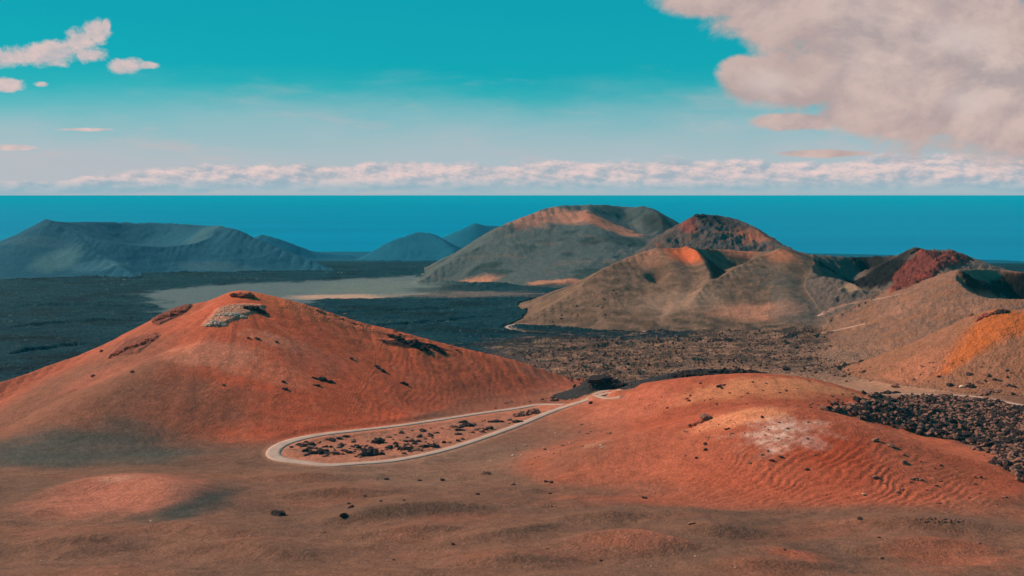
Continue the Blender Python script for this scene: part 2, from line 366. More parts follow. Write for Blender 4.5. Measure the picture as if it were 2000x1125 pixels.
O13 = blurown(own(13), 30); mixc(O13, A(164, 82, 58, 1.2)); mixc(O13 * sstep(0, .4, n1) * .4, A(158, 72, 46, 1.35))
mixc(own(17, 18) * .9, A(44, 52, 56, 1.0))
an12 = np.arctan2(Yg - 950, Xg + 250); d12 = np.hypot(Yg - 950, Xg + 250)
st12 = fbm(an12 * 5 + 1.6 * n1, d12 / 55 + nw, 5, 161)
mixc(O12 * sstep(-190, -330, Xg + 40 * nw) * .6, A(150, 88, 68, 1.15)); mixc(O12 * sstep(.05, .5, st12) * .3, A(188, 110, 82, 1.3)); mixc(O12 * sstep(.05, .5, -st12) * .3, A(138, 68, 48, 1.25))
mixc(near * sstep(-.05, .4, fbm(Xg / 60, Yg / 45, 5, 163)) * .45 * (1 - O13), A(140, 84, 64, 1.15))
m = blob(1000, 790, 190, 30, only=[0, 12, 13]); mixc(m * .6, A(150, 80, 58, 1.15)); m = blob(1130, 850, 110, 50, only=[0, 13]); mixc(m * .5, A(146, 92, 72, 1.2))
# plain patches
pale, _ = poly([(262, 579), (300, 568), (440, 556), (560, 551), (700, 545), (800, 538), (860, 545), (840, 575), (740, 581), (600, 587), (500, 590), (400, 590), (300, 583)], 26, 40, only=[0])
mixc(pale, A(98, 108, 108, 1.05)); LAVA *= 1 - pale; mixc(blob(740, 562, 130, 16, only=[0]) * .7, A(112, 116, 106, 1.15)); mixc(pale * sstep(0, .4, n2) * .35, A(70, 96, 100, 1.1))
m = blob(660, 580, 90, 5, only=[0, 5]); mixc(m * .85, A(176, 134, 112)); LAVA *= 1 - m
m = blob(900, 577, 150, 6, only=[0, 5]); mixc(m * .55, A(140, 116, 104)); 
for q in [(930, 551, 40, 7), (1110, 552, 30, 6), (1060, 553, 30, 4)]: mixc(blob(*q, only=[5]) * .8, A(184, 118, 88))
mixc(blob(1080, 560, 90, 5, only=[0, 5]) * .7, A(50, 60, 62, 1)); mixc(blob(870, 566, 70, 6, only=[0, 5]) * .7, A(52, 64, 66, 1))
mixc(blob(1120, 425, 60, 12, only=[5], warp=.7) * .85, A(176, 112, 88)); mixc(blob(1215, 452, 45, 8, only=[5], warp=.6) * .85, A(170, 106, 82)); mixc(blob(1040, 430, 40, 16, only=[5], warp=.7) * .6, A(160, 104, 84))
mixc(blob(1170, 432, 25, 8, only=[5], warp=.7) * .8, A(170, 100, 76))
mixc(blob(1340, 500, 40, 16, only=[7], warp=.4) * .95, A(186, 88, 52)); mixc(blob(1430, 489, 60, 5, only=[7]) * .7, A(170, 96, 72)); mixc(blob(1260, 500, 50, 9, only=[7]) * .6, A(160, 104, 80))
mixc(blob(1525, 498, 34, 10, only=[8]) * .8, A(160, 96, 70)); mixc(blob(1480, 610, 90, 16, only=[8, 7, 0], warp=.5) * .75, A(170, 112, 88)); mixc(blob(1560, 600, 60, 26, only=[8]) * .5, A(84, 86, 82, 1.1))
mixc(blob(1500, 550, 60, 26, only=[8]) * .5, A(84, 84, 80, 1.1))
mixc(blob(1325, 590, 90, 20, only=[7, 8], warp=.5) * .5, A(150, 116, 96))
hollow, _ = poly([(1368, 494), (1490, 499), (1440, 522), (1397, 545)], 6, 3, only=[7]); mixc(hollow * .9, A(42, 34, 32, .9))  # crater bowl darkened: its shadow put into the ground colour
hollow2, _ = poly([(1592, 508), (1740, 510), (1780, 512), (1760, 535), (1730, 560), (1700, 568), (1650, 545), (1600, 520)], 6, 4, only=[9]); mixc(hollow2 * .93, A(30, 26, 28, .8))  # shadow inside this crater deepened by a dark ground colour
redwall, _ = poly([(1795, 492), (1850, 494), (1895, 506), (1870, 522), (1840, 530), (1790, 555), (1738, 574), (1745, 545)], 5, 5, only=[9, 10]); mixc(redwall * .9, A(150, 62, 46, 1.35)); mixc(redwall * sstep(.0, .4, n3) * .7, A(84, 50, 46))
mixc(blob(1710, 501, 60, 1.5, only=[9]) * .4, A(150, 108, 82)); mixc(blob(1603, 540, 7, 8, only=[9, 8]) * .7, A(170, 92, 66)); mixc(blob(1668, 562, 26, 4, only=[9, 8]) * .7, A(160, 124, 98))
mouth, _ = poly([(1872, 533), (1960, 532), (2000, 535), (2190, 540), (2190, 575), (1960, 578), (1912, 576), (1884, 560)], 5, 3, only=[10]); mixc(mouth * .95, A(26, 18, 20, .7))  # shadow of the crater mouth painted as near-black ground
mixc(blob(1288, 436, 30, 22, only=[5], warp=.5) * .7, A(46, 46, 46, 1)); mixc(blob(1210, 415, 50, 8, only=[5]) * .5, A(66, 74, 72, 1))  # shoulder's shaded side put into the colour, partly dark rock
mixc(blob(1385, 427, 48, 6, only=[6], warp=.8) * .8, A(52, 42, 44, 1)); mixc(blob(1490, 458, 60, 14, only=[6], warp=.9) * .7, A(158, 90, 66, 1.2)); mixc(blob(1345, 440, 16, 12, only=[6], warp=.6) * .7, A(140, 66, 52, 1.2))
mixc(blob(1697, 520, 46, 14, only=[9], warp=.3) * .9, A(34, 28, 28, .8)); mixc(blob(1738, 511, 44, 8, only=[9], warp=.3) * .85, A(34, 28, 28, .8)); mixc(blob(2010, 560, 50, 22, only=[9, 10, 11], warp=.2) * .9, A(26, 18, 20, .7))  # sunlit inner wall and mouth edge painted dark as crater shadow
# ochre slope
oc, _ = poly([(1930, 610), (2040, 608), (2040, 640), (1960, 660), (1900, 695), (1850, 730), (1820, 735), (1850, 690), (1890, 650)], 9, 6, only=[11, 10]); mixc(oc * .9, A(190, 98, 48, 1.1))
mixc(blob(1790, 720, 60, 26, only=[11, 10], warp=.6) * .4, A(176, 104, 76))
# left volcano tones; brightness of the lit flank and crater wall put into colour
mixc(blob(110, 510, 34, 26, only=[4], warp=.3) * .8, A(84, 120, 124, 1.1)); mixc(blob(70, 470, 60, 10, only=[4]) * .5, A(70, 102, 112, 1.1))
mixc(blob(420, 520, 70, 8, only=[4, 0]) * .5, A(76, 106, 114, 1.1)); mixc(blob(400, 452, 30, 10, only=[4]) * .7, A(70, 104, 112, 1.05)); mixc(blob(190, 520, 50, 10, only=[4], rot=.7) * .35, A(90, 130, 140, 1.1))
# red hill tones
mixc(blob(560, 585, 110, 9, only=[12], warp=.4) * .8, A(186, 92, 56)); mixc(blob(740, 640, 160, 14, only=[12], warp=.4, rot=0) * .5, A(180, 88, 58))
mixc(blob(100, 790, 210, 60, only=[12, 0], warp=.5) * .85, A(134, 88, 69, 1.05)); mixc(blob(320, 800, 180, 70, only=[12, 0], warp=.6) * .7, A(124, 80, 62, 1.15))
mixc(blob(420, 690, 90, 26, only=[12], warp=.7) * .55, A(188, 118, 92)); mixc(blob(540, 665, 60, 12, only=[12], warp=.9) * .45, A(196, 120, 92)); mixc(blob(600, 700, 60, 30, only=[12], warp=.8) * .5, A(140, 78, 60))
mixc(blob(530, 730, 80, 20, only=[12], warp=.8) * .4, A(186, 106, 78)); mixc(blob(1080, 735, 50, 14, only=[12]) * .5, A(132, 80, 64)); mixc(blob(200, 735, 70, 10, only=[12]) * .4, A(170, 92, 70))
slab, slabp = poly([(400, 628), (430, 600), (470, 594), (520, 598), (515, 610), (470, 618), (430, 638), (395, 636)], 3, 3, only=[12]); mixc(slab * .75, A(172, 128, 106))
rk1, _ = poly([(206, 700), (240, 665), (300, 652), (312, 655), (270, 690)], 3, 4, only=[12]); mixc(rk1 * .7, A(130, 74, 60))
rk2, _ = poly([(295, 634), (340, 600), (372, 598), (352, 615), (310, 634)], 2, 3, only=[12]); mixc(rk2 * .8, A(112, 64, 56))
rk3, _ = poly([(540, 580), (640, 602), (720, 640), (800, 655), (700, 645), (620, 625), (550, 600)], 4, 5, only=[12]); mixc(rk3 * .45, A(170, 92, 66))
rk4, _ = poly([(735, 662), (800, 663), (880, 684), (820, 680), (760, 672)], 2, 3, only=[12]); mixc(rk4 * .9, A(58, 44, 46))
# dark ash
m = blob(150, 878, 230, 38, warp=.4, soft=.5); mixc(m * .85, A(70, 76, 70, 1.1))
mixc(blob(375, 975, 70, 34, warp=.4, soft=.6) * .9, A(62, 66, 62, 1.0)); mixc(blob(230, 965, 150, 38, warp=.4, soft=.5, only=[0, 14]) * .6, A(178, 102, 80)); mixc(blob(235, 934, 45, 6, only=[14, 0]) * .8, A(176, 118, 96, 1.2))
mixc(blob(830, 900, 260, 40, warp=.5) * .25, A(132, 104, 86))
# right hill tones
mixc(blob(1500, 752, 180, 16, only=[13], warp=.6) * .6, A(190, 122, 84)); mixc(blob(1530, 845, 75, 26, only=[13], warp=1.1, soft=.6) * (.35 + .65 * sstep(-.25, .25, fbm(Xg / 5, Yg / 5, 4, 155))) * .95, A(206, 160, 140, 1.35)); mixc(blob(1590, 865, 26, 13, only=[13], warp=.7) * .8, A(212, 170, 152, 1.35))
mixc(blob(1440, 815, 90, 14, only=[13], warp=.5) * .65, A(206, 130, 92)); mixc(blob(1640, 890, 90, 50, only=[13], warp=.4) * .7, A(156, 62, 36, 1.3)); mixc(blob(1250, 900, 170, 50, only=[13, 0], warp=.5) * .4, A(158, 88, 66))  # darker red patch: shading of the hill's right face put into colour
mixc(blob(1240, 790, 90, 26, only=[13, 0], warp=.5) * .4, A(182, 100, 76)); mixc(blob(1130, 880, 60, 16, only=[13, 0], warp=.8, soft=.7) * .4, A(104, 76, 62, 1.1)); mixc(blob(1160, 866, 26, 3, only=[13, 0], warp=.9) * .35, A(180, 124, 100, 1.2))
mixc(blob(1850, 960, 160, 40, only=[13, 0], warp=.6) * .4, A(166, 88, 62)); mixc(blob(1500, 960, 340, 34, only=[13, 0], warp=.4) * .5, A(166, 80, 56))
sand, _ = poly([(1640, 815), (1750, 835), (1850, 860), (1930, 880), (1945, 915), (2010, 945), (1900, 900), (1800, 870), (1700, 838)], 8, 5, only=[0, 13]); mixc(sand * .8, A(176, 88, 60))
mixc(blob(1270, 1045, 90, 10, only=[15, 0], warp=.9, soft=.7) * .5, A(170, 94, 70)); mixc(blob(1260, 1085, 130, 30, warp=.9, soft=.9) * .25, A(104, 76, 64)); mixc(blob(1550, 1080, 50, 9, only=[16, 0], warp=.9, soft=.7) * .6, A(170, 90, 66, 1.2)); mixc(blob(1860, 1095, 120, 22, warp=1.1, soft=.8) * .5, A(170, 92, 66, 1.2))  # darker dune face is shade put into the colour
# loop interior
loopin = np.zeros_like(Z)
lp = main_road[:, :2]
loop_poly = np.array([[q[0], q[1], 0] for q in main_road[6:-6]])
r_, c_ = window(loop_poly, 5)
loopin[r_, c_] = inside(loop_poly, Xg[r_, c_], Yg[r_, c_])
mixc(loopin * .6, A(176, 104, 80)); mixc(loopin * sstep(-.1, .3, n2) * .5, A(126, 90, 74))
# rubble field at right
field, field_p = poly([(1600, 797), (1660, 790), (1700, 781), (1760, 776), (1830, 774), (1920, 779), (2010, 800), (2100, 830), (2200, 960), (2100, 975), (2010, 944), (1955, 912), (1940, 886), (1935, 872), (1880, 864), (1830, 850), (1770, 838), (1700, 822), (1640, 806)], 3, 4, only=[0, 13, 11, 12])
mixc(field * .85, A(98, 72, 64, 1.2))
mixc(ROADM * .35, A(170, 118, 96))

# rock masks
ROCK = np.maximum(ROCK, LAVA * (.75 + .25 * n1))
midlava, _ = poly([(1010, 660), (1150, 655), (1280, 648), (1420, 640), (1560, 632), (1640, 650), (1560, 690), (1700, 735), (1500, 722), (1350, 718), (1240, 752), (1150, 745), (1050, 715), (930, 680)], 25, 20, only=[0, 10, 8, 7])
ROCK = np.maximum(ROCK, midlava); ROCK = np.maximum(ROCK, field)
for mm, a in ((slab, .8), (rk1, .7), (rk2, .8), (rk3, .45), (rk4, .7), (redwall, .9), (hollow2, .8), (mouth, .6), (loopin, .12)): ROCK = np.maximum(ROCK, mm * a)
ROCK = np.maximum(ROCK, own(17, 18) * .5); ROCK = np.maximum(ROCK, own(10, 11) * .38); ROCK = np.maximum(ROCK, own(5, 6, 9) * .35); ROCK = np.maximum(ROCK, own(7, 8, 4) * .14)
ROCK = ROCK * (1 - ROADM)
midmask = midlava * (1 - ROADM)
# dark / light veins of the middle lava, its shadow lines painted in too
v1 = ridged(Xg / 70, Yg / 26, 5, 83); v2 = fbm(Xg / 22, Yg / 14, 5, 87)
mixc(midmask * sstep(.15, .5, ridged(Xg / 130, Yg / 34, 4, 177)) * .55, A(60, 56, 54, 1.0)); mixc(midmask * sstep(.12, .4, v2 + .2 * v1) * .6, A(52, 54, 54, 1.0)); mixc(midmask * sstep(.1, .35, -v2) * .5, A(172, 130, 104, 1.3))
mixc(LAVA * (1 - midmask) * (1 - brown) * sstep(.2, .42, fbm(Xg / 16, Yg / 10, 4, 93)) * .22 * sstep(1000, 1100, Yg), A(90, 116, 112, 1.0))
mixc(LAVA * (1 - brown) * (1 - midmask) * sstep(.36, .5, fbm(Xg / 9, Yg / 7, 4, 179) + .25 * fbm(Xg / 120, Yg / 90, 3, 180)) * .55 * sstep(-.1, .3, fbm(Xg / 200, Yg / 120, 3, 181)), A(150, 156, 136, 1.1))
mixc(LAVA * (1 - brown) * (1 - midmask) * sstep(.25, .6, ridged(Xg / 160, Yg / 60, 4, 95)) * .25, A(40, 84, 92, .9))

# relief: jagged lava, slabs, cinder lumps
scale_far = np.clip(Yg / 1300, .6, 2.2)
j1 = ridged(Xg / 34, Yg / 24, 5, 101); j2 = ridged(Xg / 11, Yg / 9, 4, 107)
Z += ROCK * sstep(.3, .7, ROCK) * (2.6 * j1 + 1.3 * j2) * np.where(OWN == 12, .55, 1) * np.where(field > .3, .35, 1) * (1 - .35 * sstep(2000, 3000, Yg)) * 1.15
Z += own(10, 11) * (1 - mouth) * .9 * (ridged(Xg / 9, Yg / 9, 3, 113)) * (1 - ROADM)
Z += midmask * 2.2 * ridged(Xg / 90, Yg / 26, 4, 115)
Z += own(5, 6) * 2.2 * ridged(Xg / 50 + Yg / 90, Yg / 55, 4, 117)
Z += own(9) * 3.2 * ridged(Xg / 24, Yg / 24, 4, 119)
Z += own(7, 8) * .8 * fbm(Xg / 16, Yg / 16, 3, 123)
fc = sstep(.1, .9, loopin) * (1 - ROADM)
Z += fc * .5 * ridged(Xg / 12, Yg / 12, 3, 127)
Z += redwall * 6.5 * (ridged(Xg / 17, Yg / 15, 4, 171) - .3)
Z += mouth * 6 * ridged(Xg / 22, Yg / 22, 3, 172)
Z += O12 * .7 * fbm(an12 * 11 + 1.4 * n1, d12 / 60, 4, 173) * sstep(20, 90, d12)
Z += np.maximum(ROCK * (1 - field) * own(0), 0) * 3.2 * ridged(Xg / 95, Yg / 60, 4, 175) * sstep(1030, 1150, Yg) * (1 - sstep(2600, 3300, Yg))
# wind ripples: strength and phase
def setrip(m, ph, wl):
    global PH, RIP
    sel = m > RIP; PH = np.where(sel, ph / wl, PH); RIP = np.maximum(RIP, m)
warpA = 26 * fbm(Xg / 60, Yg / 60, 3, 131) + 4 * fbm(Xg / 12, Yg / 16, 2, 133)
# one phase for each hill keeps the crests unbroken
RIP_A = blob(820, 760, 330, 90, warp=.3, soft=.5, only=[12, 0]) * (1 - loopin) * (1 - ROADM)
RIP_A2 = blob(300, 790, 200, 60, warp=.3, soft=.5, only=[12, 0])
RIP_A2 = np.maximum(RIP_A2, blob(180, 875, 160, 36, warp=.3, soft=.4))
PHA = (Xg * (.55 + .45 * sstep(-230, -110, Xg)) + Yg * .75 * (1 - sstep(-230, -110, Xg)) + warpA * .5) / 6.0
RIPa = np.clip(RIP_A * .55 + RIP_A2 * .8, 0, 1)
RIPb = blob(1640, 930, 260, 66, warp=.3, soft=.5, only=[13, 0, 15]) * .95
RIPb = np.maximum(RIPb, blob(1700, 840, 160, 40, warp=.3, only=[13]) * .3)
PHB = (.64 * Xg - .77 * Yg + 13 * fbm(Xg / 70, Yg / 70, 3, 137) + 3 * fbm(Xg / 12, Yg / 12, 2, 139)) / 4.4
RIPc = blob(230, 965, 120, 34, warp=.3, only=[14, 0]) * .7
PHC = (.8 * Xg - .6 * Yg + 9 * fbm(Xg / 40, Yg / 40, 3, 141)) / 3.0
right = Xg > 60
RIP = np.where(right, RIPb, np.maximum(RIPa, RIPc)).astype(f32)
PH = np.where(right, PHB, np.where(Yg < 560, PHC, PHA)).astype(f32)
amp = 1 + .0 * Z
Z += RIP * .11 * (.55 + .9 * sstep(-.3, .3, fbm(Xg / 18, Yg / 18, 3, 151))) * np.where(right, 1.5, 1.25) * np.sin(PH * 2 * np.pi) * (1 - ROADM)

# ------------------------------------------------------------------ materials
def newmat(name):
    m = bpy.data.materials.new(name); m.use_nodes = True; nt = m.node_tree; nt.nodes.clear()
    out = nt.nodes.new('ShaderNodeOutputMaterial'); b = nt.nodes.new('ShaderNodeBsdfPrincipled')
    nt.links.new(b.outputs[0], out.inputs[0]); b.inputs['Roughness'].default_value = .95; b.inputs['Specular IOR Level'].default_value = .08
    return m, nt, b
class NT:
    def __init__(s, nt): s.nt = nt
    def n(s, t, **k):
        o = s.nt.nodes.new(t)
        for a, v in k.items(): setattr(o, a, v)
        return o
    def put(s, sock, v):
        if isinstance(v, bpy.types.NodeSocket): s.nt.links.new(v, sock)
        elif v is not None: sock.default_value = v
    def m(s, op, a, b=None, c=None, clamp=False):
        o = s.n('ShaderNodeMath', operation=op, use_clamp=clamp); s.put(o.inputs[0], a); s.put(o.inputs[1], b)
        if c is not None: s.put(o.inputs[2], c)
        return o.outputs[0]
    def ss(s, lo, hi, x):
        o = s.n('ShaderNodeMapRange', interpolation_type='SMOOTHSTEP'); s.put(o.inputs[0], x); o.inputs[1].default_value = lo; o.inputs[2].default_value = hi
        return o.outputs[0]
    def mr(s, x, a, b, c, d):
        o = s.n('ShaderNodeMapRange'); s.put(o.inputs[0], x)
        for i, v in enumerate((a, b, c, d)): o.inputs[i + 1].default_value = v
        return o.outputs[0]
    def mix(s, f, a, b, bt='MIX'):
        o = s.n('ShaderNodeMix', data_type='RGBA', blend_type=bt); s.put(o.inputs[0], f)
        for i, v in ((6, a), (7, b)):
            if isinstance(v, (tuple, list, np.ndarray)): v = (*[float(q) for q in v][:3], 1)
            s.put(o.inputs[i], v)
        return o.outputs[2]
    def noise(s, vec, scale, detail=4, rough=.5, dist=0.):
        o = s.n('ShaderNodeTexNoise'); s.put(o.inputs['Vector'], vec); o.inputs['Scale'].default_value = scale; o.inputs['Detail'].default_value = detail
        o.inputs['Roughness'].default_value = rough; o.inputs['Distortion'].default_value = dist
        return o.outputs['Fac']
    def comb(s, x, y, z=0.):
        o = s.n('ShaderNodeCombineXYZ'); s.put(o.inputs[0], x); s.put(o.inputs[1], y); s.put(o.inputs[2], z); return o.outputs[0]

mg, nt, b = newmat('volcanic_ground'); g = NT(nt)
geo = g.n('ShaderNodeTexCoord').outputs['Object']
tint = g.n('ShaderNodeAttribute', attribute_name='tint'); rock = g.n('ShaderNodeAttribute', attribute_name='rock').outputs['Fac']
sp = g.noise(geo, .9, 5, .65); sp2 = g.noise(geo, .13, 5, .6); vor = g.n('ShaderNodeTexVoronoi'); g.put(vor.inputs['Vector'], geo); vor.inputs['Scale'].default_value = .42
c = g.mix(g.mr(sp2, .3, .7, 0., 1.), g.mix(1., tint.outputs['Color'], (.80, .79, .78), 'MULTIPLY'), g.mix(1., tint.outputs['Color'], (1.18, 1.17, 1.16), 'MULTIPLY'))
c = g.mix(g.mr(sp, .35, .65, 0., 1.), g.mix(1., c, (.72, .71, .71), 'MULTIPLY'), g.mix(1., c, (1.25, 1.24, 1.22), 'MULTIPLY'))
pits = g.m('MULTIPLY', g.ss(.52, .66, g.noise(geo, .35, 6, .7, .6)), g.ss(.2, .8, rock))
c = g.mix(g.m('MULTIPLY', pits, .6), c, (.022, .022, .026))
stones = g.m('MULTIPLY', g.m('SUBTRACT', 1., g.ss(.25, .5, vor.outputs['Distance'])), g.ss(.25, .6, g.noise(geo, .05, 3)))
sp3 = g.noise(geo, .38, 3, .6)
c = g.mix(g.mr(sp3, .35, .65, 0., 1.), g.mix(1., c, (.90, .89, .89), 'MULTIPLY'), g.mix(1., c, (1.09, 1.08, 1.07), 'MULTIPLY'))
g.put(b.inputs['Base Color'], c)
h = g.m('ADD', g.m('MULTIPLY', sp3, g.m('ADD', .25, g.m('MULTIPLY', rock, 2.2))), g.m('MULTIPLY', sp, .55)); h = g.m('ADD', h, g.m('MULTIPLY', sp2, .8))
h = g.m('ADD', h, g.m('MULTIPLY', g.noise(geo, .25, 6, .65), g.m('ADD', .35, g.m('MULTIPLY', rock, 3.2))))
h = g.m('ADD', h, g.m('MULTIPLY', stones, g.m('ADD', .04, g.m('MULTIPLY', rock, 1.0))))
bp = g.n('ShaderNodeBump'); bp.inputs['Strength'].default_value = 1.; bp.inputs['Distance'].default_value = 1.; g.put(bp.inputs['Height'], h); g.put(b.inputs['Normal'], bp.outputs[0])

def simple(name, rgb, k=1.4, sc=1., bump=.3, var=.25, rough=.95):
    m, nt, b = newmat(name); g = NT(nt); co = g.n('ShaderNodeTexCoord').outputs['Object']; base = A(*rgb, k)
    n = g.noise(co, sc, 6, .65)
    g.put(b.inputs['Base Color'], g.mix(g.mr(n, .3, .7, 0., 1.), base * (1 - var), base * (1 + var)))
    bp = g.n('ShaderNodeBump'); bp.inputs['Strength'].default_value = 1.; bp.inputs['Distance'].default_value = bump; g.put(bp.inputs['Height'], g.noise(co, sc * 2.5, 6, .7)); g.put(b.inputs['Normal'], bp.outputs[0])
    b.inputs['Roughness'].default_value = rough
    return m
m_road = simple('pale_asphalt', (178, 146, 130), 1.1, .09, .01, .16)
m_black = simple('black_lava_rock', (58, 46, 44), 1.1, 1.4, .35, .4)
m_brown = simple('brown_lava_rock', (124, 84, 70), 1.3, 1.2, .3, .35)
m_red = simple('rust_red_rock', (132, 68, 52), 1.4, 1.2, .3, .3)
m_pale = simple('pale_weathered_rock', (186, 152, 134), 1.3, 1.2, .3, .2)

def link(name, verts, faces, mat, smooth=True, attrs=None, parent=None):
    me = bpy.data.meshes.new(name)
    faces = np.asarray(faces, np.int32); k = faces.shape[1]
    me.vertices.add(len(verts)); me.vertices.foreach_set('co', np.asarray(verts, f32).ravel())
    me.loops.add(faces.size); me.loops.foreach_set('vertex_index', faces.ravel())
    me.polygons.add(len(faces)); me.polygons.foreach_set('loop_start', np.arange(0, faces.size, k, dtype=np.int32)); me.polygons.foreach_set('loop_total', np.full(len(faces), k, np.int32))
    me.update(calc_edges=True)
    me.polygons.foreach_set('use_smooth', np.full(len(faces), smooth))
    for an, (ty, arr) in (attrs or {}).items():
        at = me.attributes.new(an, ty, 'POINT')
        at.data.foreach_set('color' if ty == 'FLOAT_COLOR' else 'value', np.asarray(arr, f32).ravel())
    me.materials.append(mat)
    o = bpy.data.objects.new(name, me); C.objects.link(o)
    if parent: o.parent = parent
    return o
def tag(o, label, cat, group=None, kind=None):
    o['label'] = label; o['category'] = cat
    if group: o['group'] = group
    if kind: o['kind'] = kind
    return o

# ------------------------------------------------------------------ build terrain objects, one per hill, from the shared height field
verts = np.stack([Xg, Yg, Z], -1).reshape(-1, 3)
idx = np.arange(NR * NC, dtype=np.int32).reshape(NR, NC)
quads = np.stack([idx[:-1, :-1], idx[:-1, 1:], idx[1:, 1:], idx[1:, :-1]], -1).reshape(-1, 4)
Osm = OWN
qo = Osm[:-1, :-1].reshape(-1)
colf = np.concatenate([np.clip(COL, .004, .9).reshape(-1, 3), np.ones((NR * NC, 1), f32)], 1); rockf = ROCK.reshape(-1)
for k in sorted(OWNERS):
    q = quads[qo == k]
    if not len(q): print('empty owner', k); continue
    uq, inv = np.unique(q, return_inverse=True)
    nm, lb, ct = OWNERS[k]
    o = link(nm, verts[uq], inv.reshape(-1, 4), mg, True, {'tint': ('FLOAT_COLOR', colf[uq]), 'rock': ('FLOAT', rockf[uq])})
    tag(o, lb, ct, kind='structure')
del quads

# ------------------------------------------------------------------ roads
def ribbon(name, p, widths, label, lift=.05):
    d = np.gradient(p[:, :2], axis=0); d /= np.linalg.norm(d, axis=1)[:, None] + 1e-9; nrm = np.c_[-d[:, 1], d[:, 0]]
    if np.isscalar(widths): widths = np.full(len(p), float(widths))
    V = []; lat = [-1, -.5, 0, .5, 1]
    for i in range(len(p)):
        for a in lat:
            xy = p[i, :2] + nrm[i] * a * widths[i] * .5; V.append((xy[0], xy[1], p[i, 2] + lift + (1 - a * a) * .05))
        for a in (1.04, -1.04):
            xy = p[i, :2] + nrm[i] * a * widths[i] * .5; V.append((xy[0], xy[1], p[i, 2] - .9))
    Fc = []; n = 7; order = [6, 0, 1, 2, 3, 4, 5]
    for i in range(len(p) - 1):
        for a, b2 in zip(order[:-1], order[1:]): Fc.append((i * n + a, i * n + b2, (i + 1) * n + b2, (i + 1) * n + a))
    return tag(link(name, V, Fc, m_road), label, 'road', kind='structure')
s = np.linspace(0, 1, len(main_road)); bend = np.exp(-((main_road[:, 0] - main_road[:, 0].min()) / 26) ** 2)
w_main = 6.0 + 3.4 * bend
ribbon('road', main_road, w_main, 'pale asphalt road making a hairpin loop at the foot of the red hill')
ribbon('road', turn, 6, 'short pale spur of road beside the junction at the top of the loop', .09)
ribbon('road', far1, 4.6, 'thin pale road bending round the foot of the brown cone')
ribbon('road', far2, 5, 'pale track climbing towards the red walled crater')
ribbon('road', far3, 5, 'pale track curving over the brown slope right of the lava plain')
ribbon('road', far4, 3.6, 'pale track passing behind the rubble field at the right edge')

# ------------------------------------------------------------------ sea
m_sea, nt, b = newmat('sea_water'); g = NT(nt); co = g.n('ShaderNodeTexCoord').outputs['Object']
mp = g.n('ShaderNodeMapping'); g.put(mp.inputs[0], co); mp.inputs['Scale'].default_value = (.00006, .0005, 1)
n = g.noise(mp.outputs[0], 1., 5, .6)
g.put(b.inputs['Base Color'], g.mix(g.mr(n, .35, .65, 0., 1.), (.0, .205, .355), (.0, .25, .41))); b.inputs['Roughness'].default_value = .6; b.inputs['Specular IOR Level'].default_value = .04
R = 900000; ang = np.linspace(0, 2 * np.pi, 129)[:-1]
V = [(0, 0, -432.)]; rr = [3000, 12000, 60000, 250000, R]
for q in rr: V += [(q * math.cos(a), q * math.sin(a), -432.) for a in ang]
me = bpy.data.meshes.new('sea'); Fs = [(0, 1 + i, 1 + (i + 1) % 128) for i in range(128)]
for k in range(len(rr) - 1): Fs += [(1 + k * 128 + i, 1 + (k + 1) * 128 + i, 1 + (k + 1) * 128 + (i + 1) % 128, 1 + k * 128 + (i + 1) % 128) for i in range(128)]
me.from_pydata(V, [], Fs); me.materials.append(m_sea); sea = bpy.data.objects.new('sea', me); C.objects.link(sea); tag(sea, 'deep teal blue sea stretching to the horizon', 'sea', kind='structure')

# ------------------------------------------------------------------ rocks
import bmesh
def rock_mesh(name, seed, sub, mat, flat=.75, cuts=9, jag=.22, stretch=(1, 1)):
    bm = bmesh.new(); bmesh.ops.create_icosphere(bm, subdivisions=sub, radius=1.)
    R0 = np.random.RandomState(seed); v = np.array([q.co[:] for q in bm.verts])
    nn = R0.randn(cuts, 3); nn /= np.linalg.norm(nn, axis=1)[:, None]; dd = .5 + .35 * R0.rand(cuts)
    for a, d in zip(nn, dd):
        t = v @ a; over = np.maximum(t - d, 0); v = v - over[:, None] * a * .92
    f = fbm(v[:, 0] * 1.7 + seed, v[:, 1] * 1.7 + v[:, 2] * 2.1, 4, seed % 50)
    f2 = ridged(v[:, 0] * 3.1 + v[:, 2] * 2.3, v[:, 1] * 3.1 + seed - v[:, 2], 3, seed % 41 + 3)
    v = v * (1 + jag * 1.4 * f + jag * .6 * f2)[:, None]
    v = v * np.array([stretch[0], stretch[1], flat])
    for q, co in zip(bm.verts, v): q.co = co
    me = bpy.data.meshes.new(name); bm.to_mesh(me); bm.free(); me.materials.append(mat)
    return me
protos = {
    'black': [rock_mesh('rock', 100 + i, 3, m_black, .7, jag=.3) for i in range(4)],
    'brown': [rock_mesh('rock', 200 + i, 3, m_brown, .65) for i in range(3)],
    'red': [rock_mesh('rock', 300 + i, 3, m_red, .7, jag=.3) for i in range(2)],
    'pale': [rock_mesh('rock', 400 + i, 3, m_pale, .6) for i in range(2)]}
def place(px, py, wpx, kind='black', name='boulder', label=None, cat='boulder', group=None, hz=1., sink=.3, stretch=1., mesh=None, rot=None, pos=None):
    h = pos if pos is not None else hit(px, py)
    if h is None: return None
    r = wpx / F * h[1] * .5
    me = mesh or random.choice(protos[kind])
    o = bpy.data.objects.new(name, me); C.objects.link(o)
    o.scale = (r * stretch, r, r * hz); o.rotation_euler = (random.uniform(-.15, .15), random.uniform(-.15, .15), random.uniform(0, 6.28) if rot is None else rot)
    o.location = (h[0], h[1] + r * .4, zat(h[0], h[1] + r * .4) + r * hz * (.65 - sink) * .6)
    return tag(o, label, cat, group)
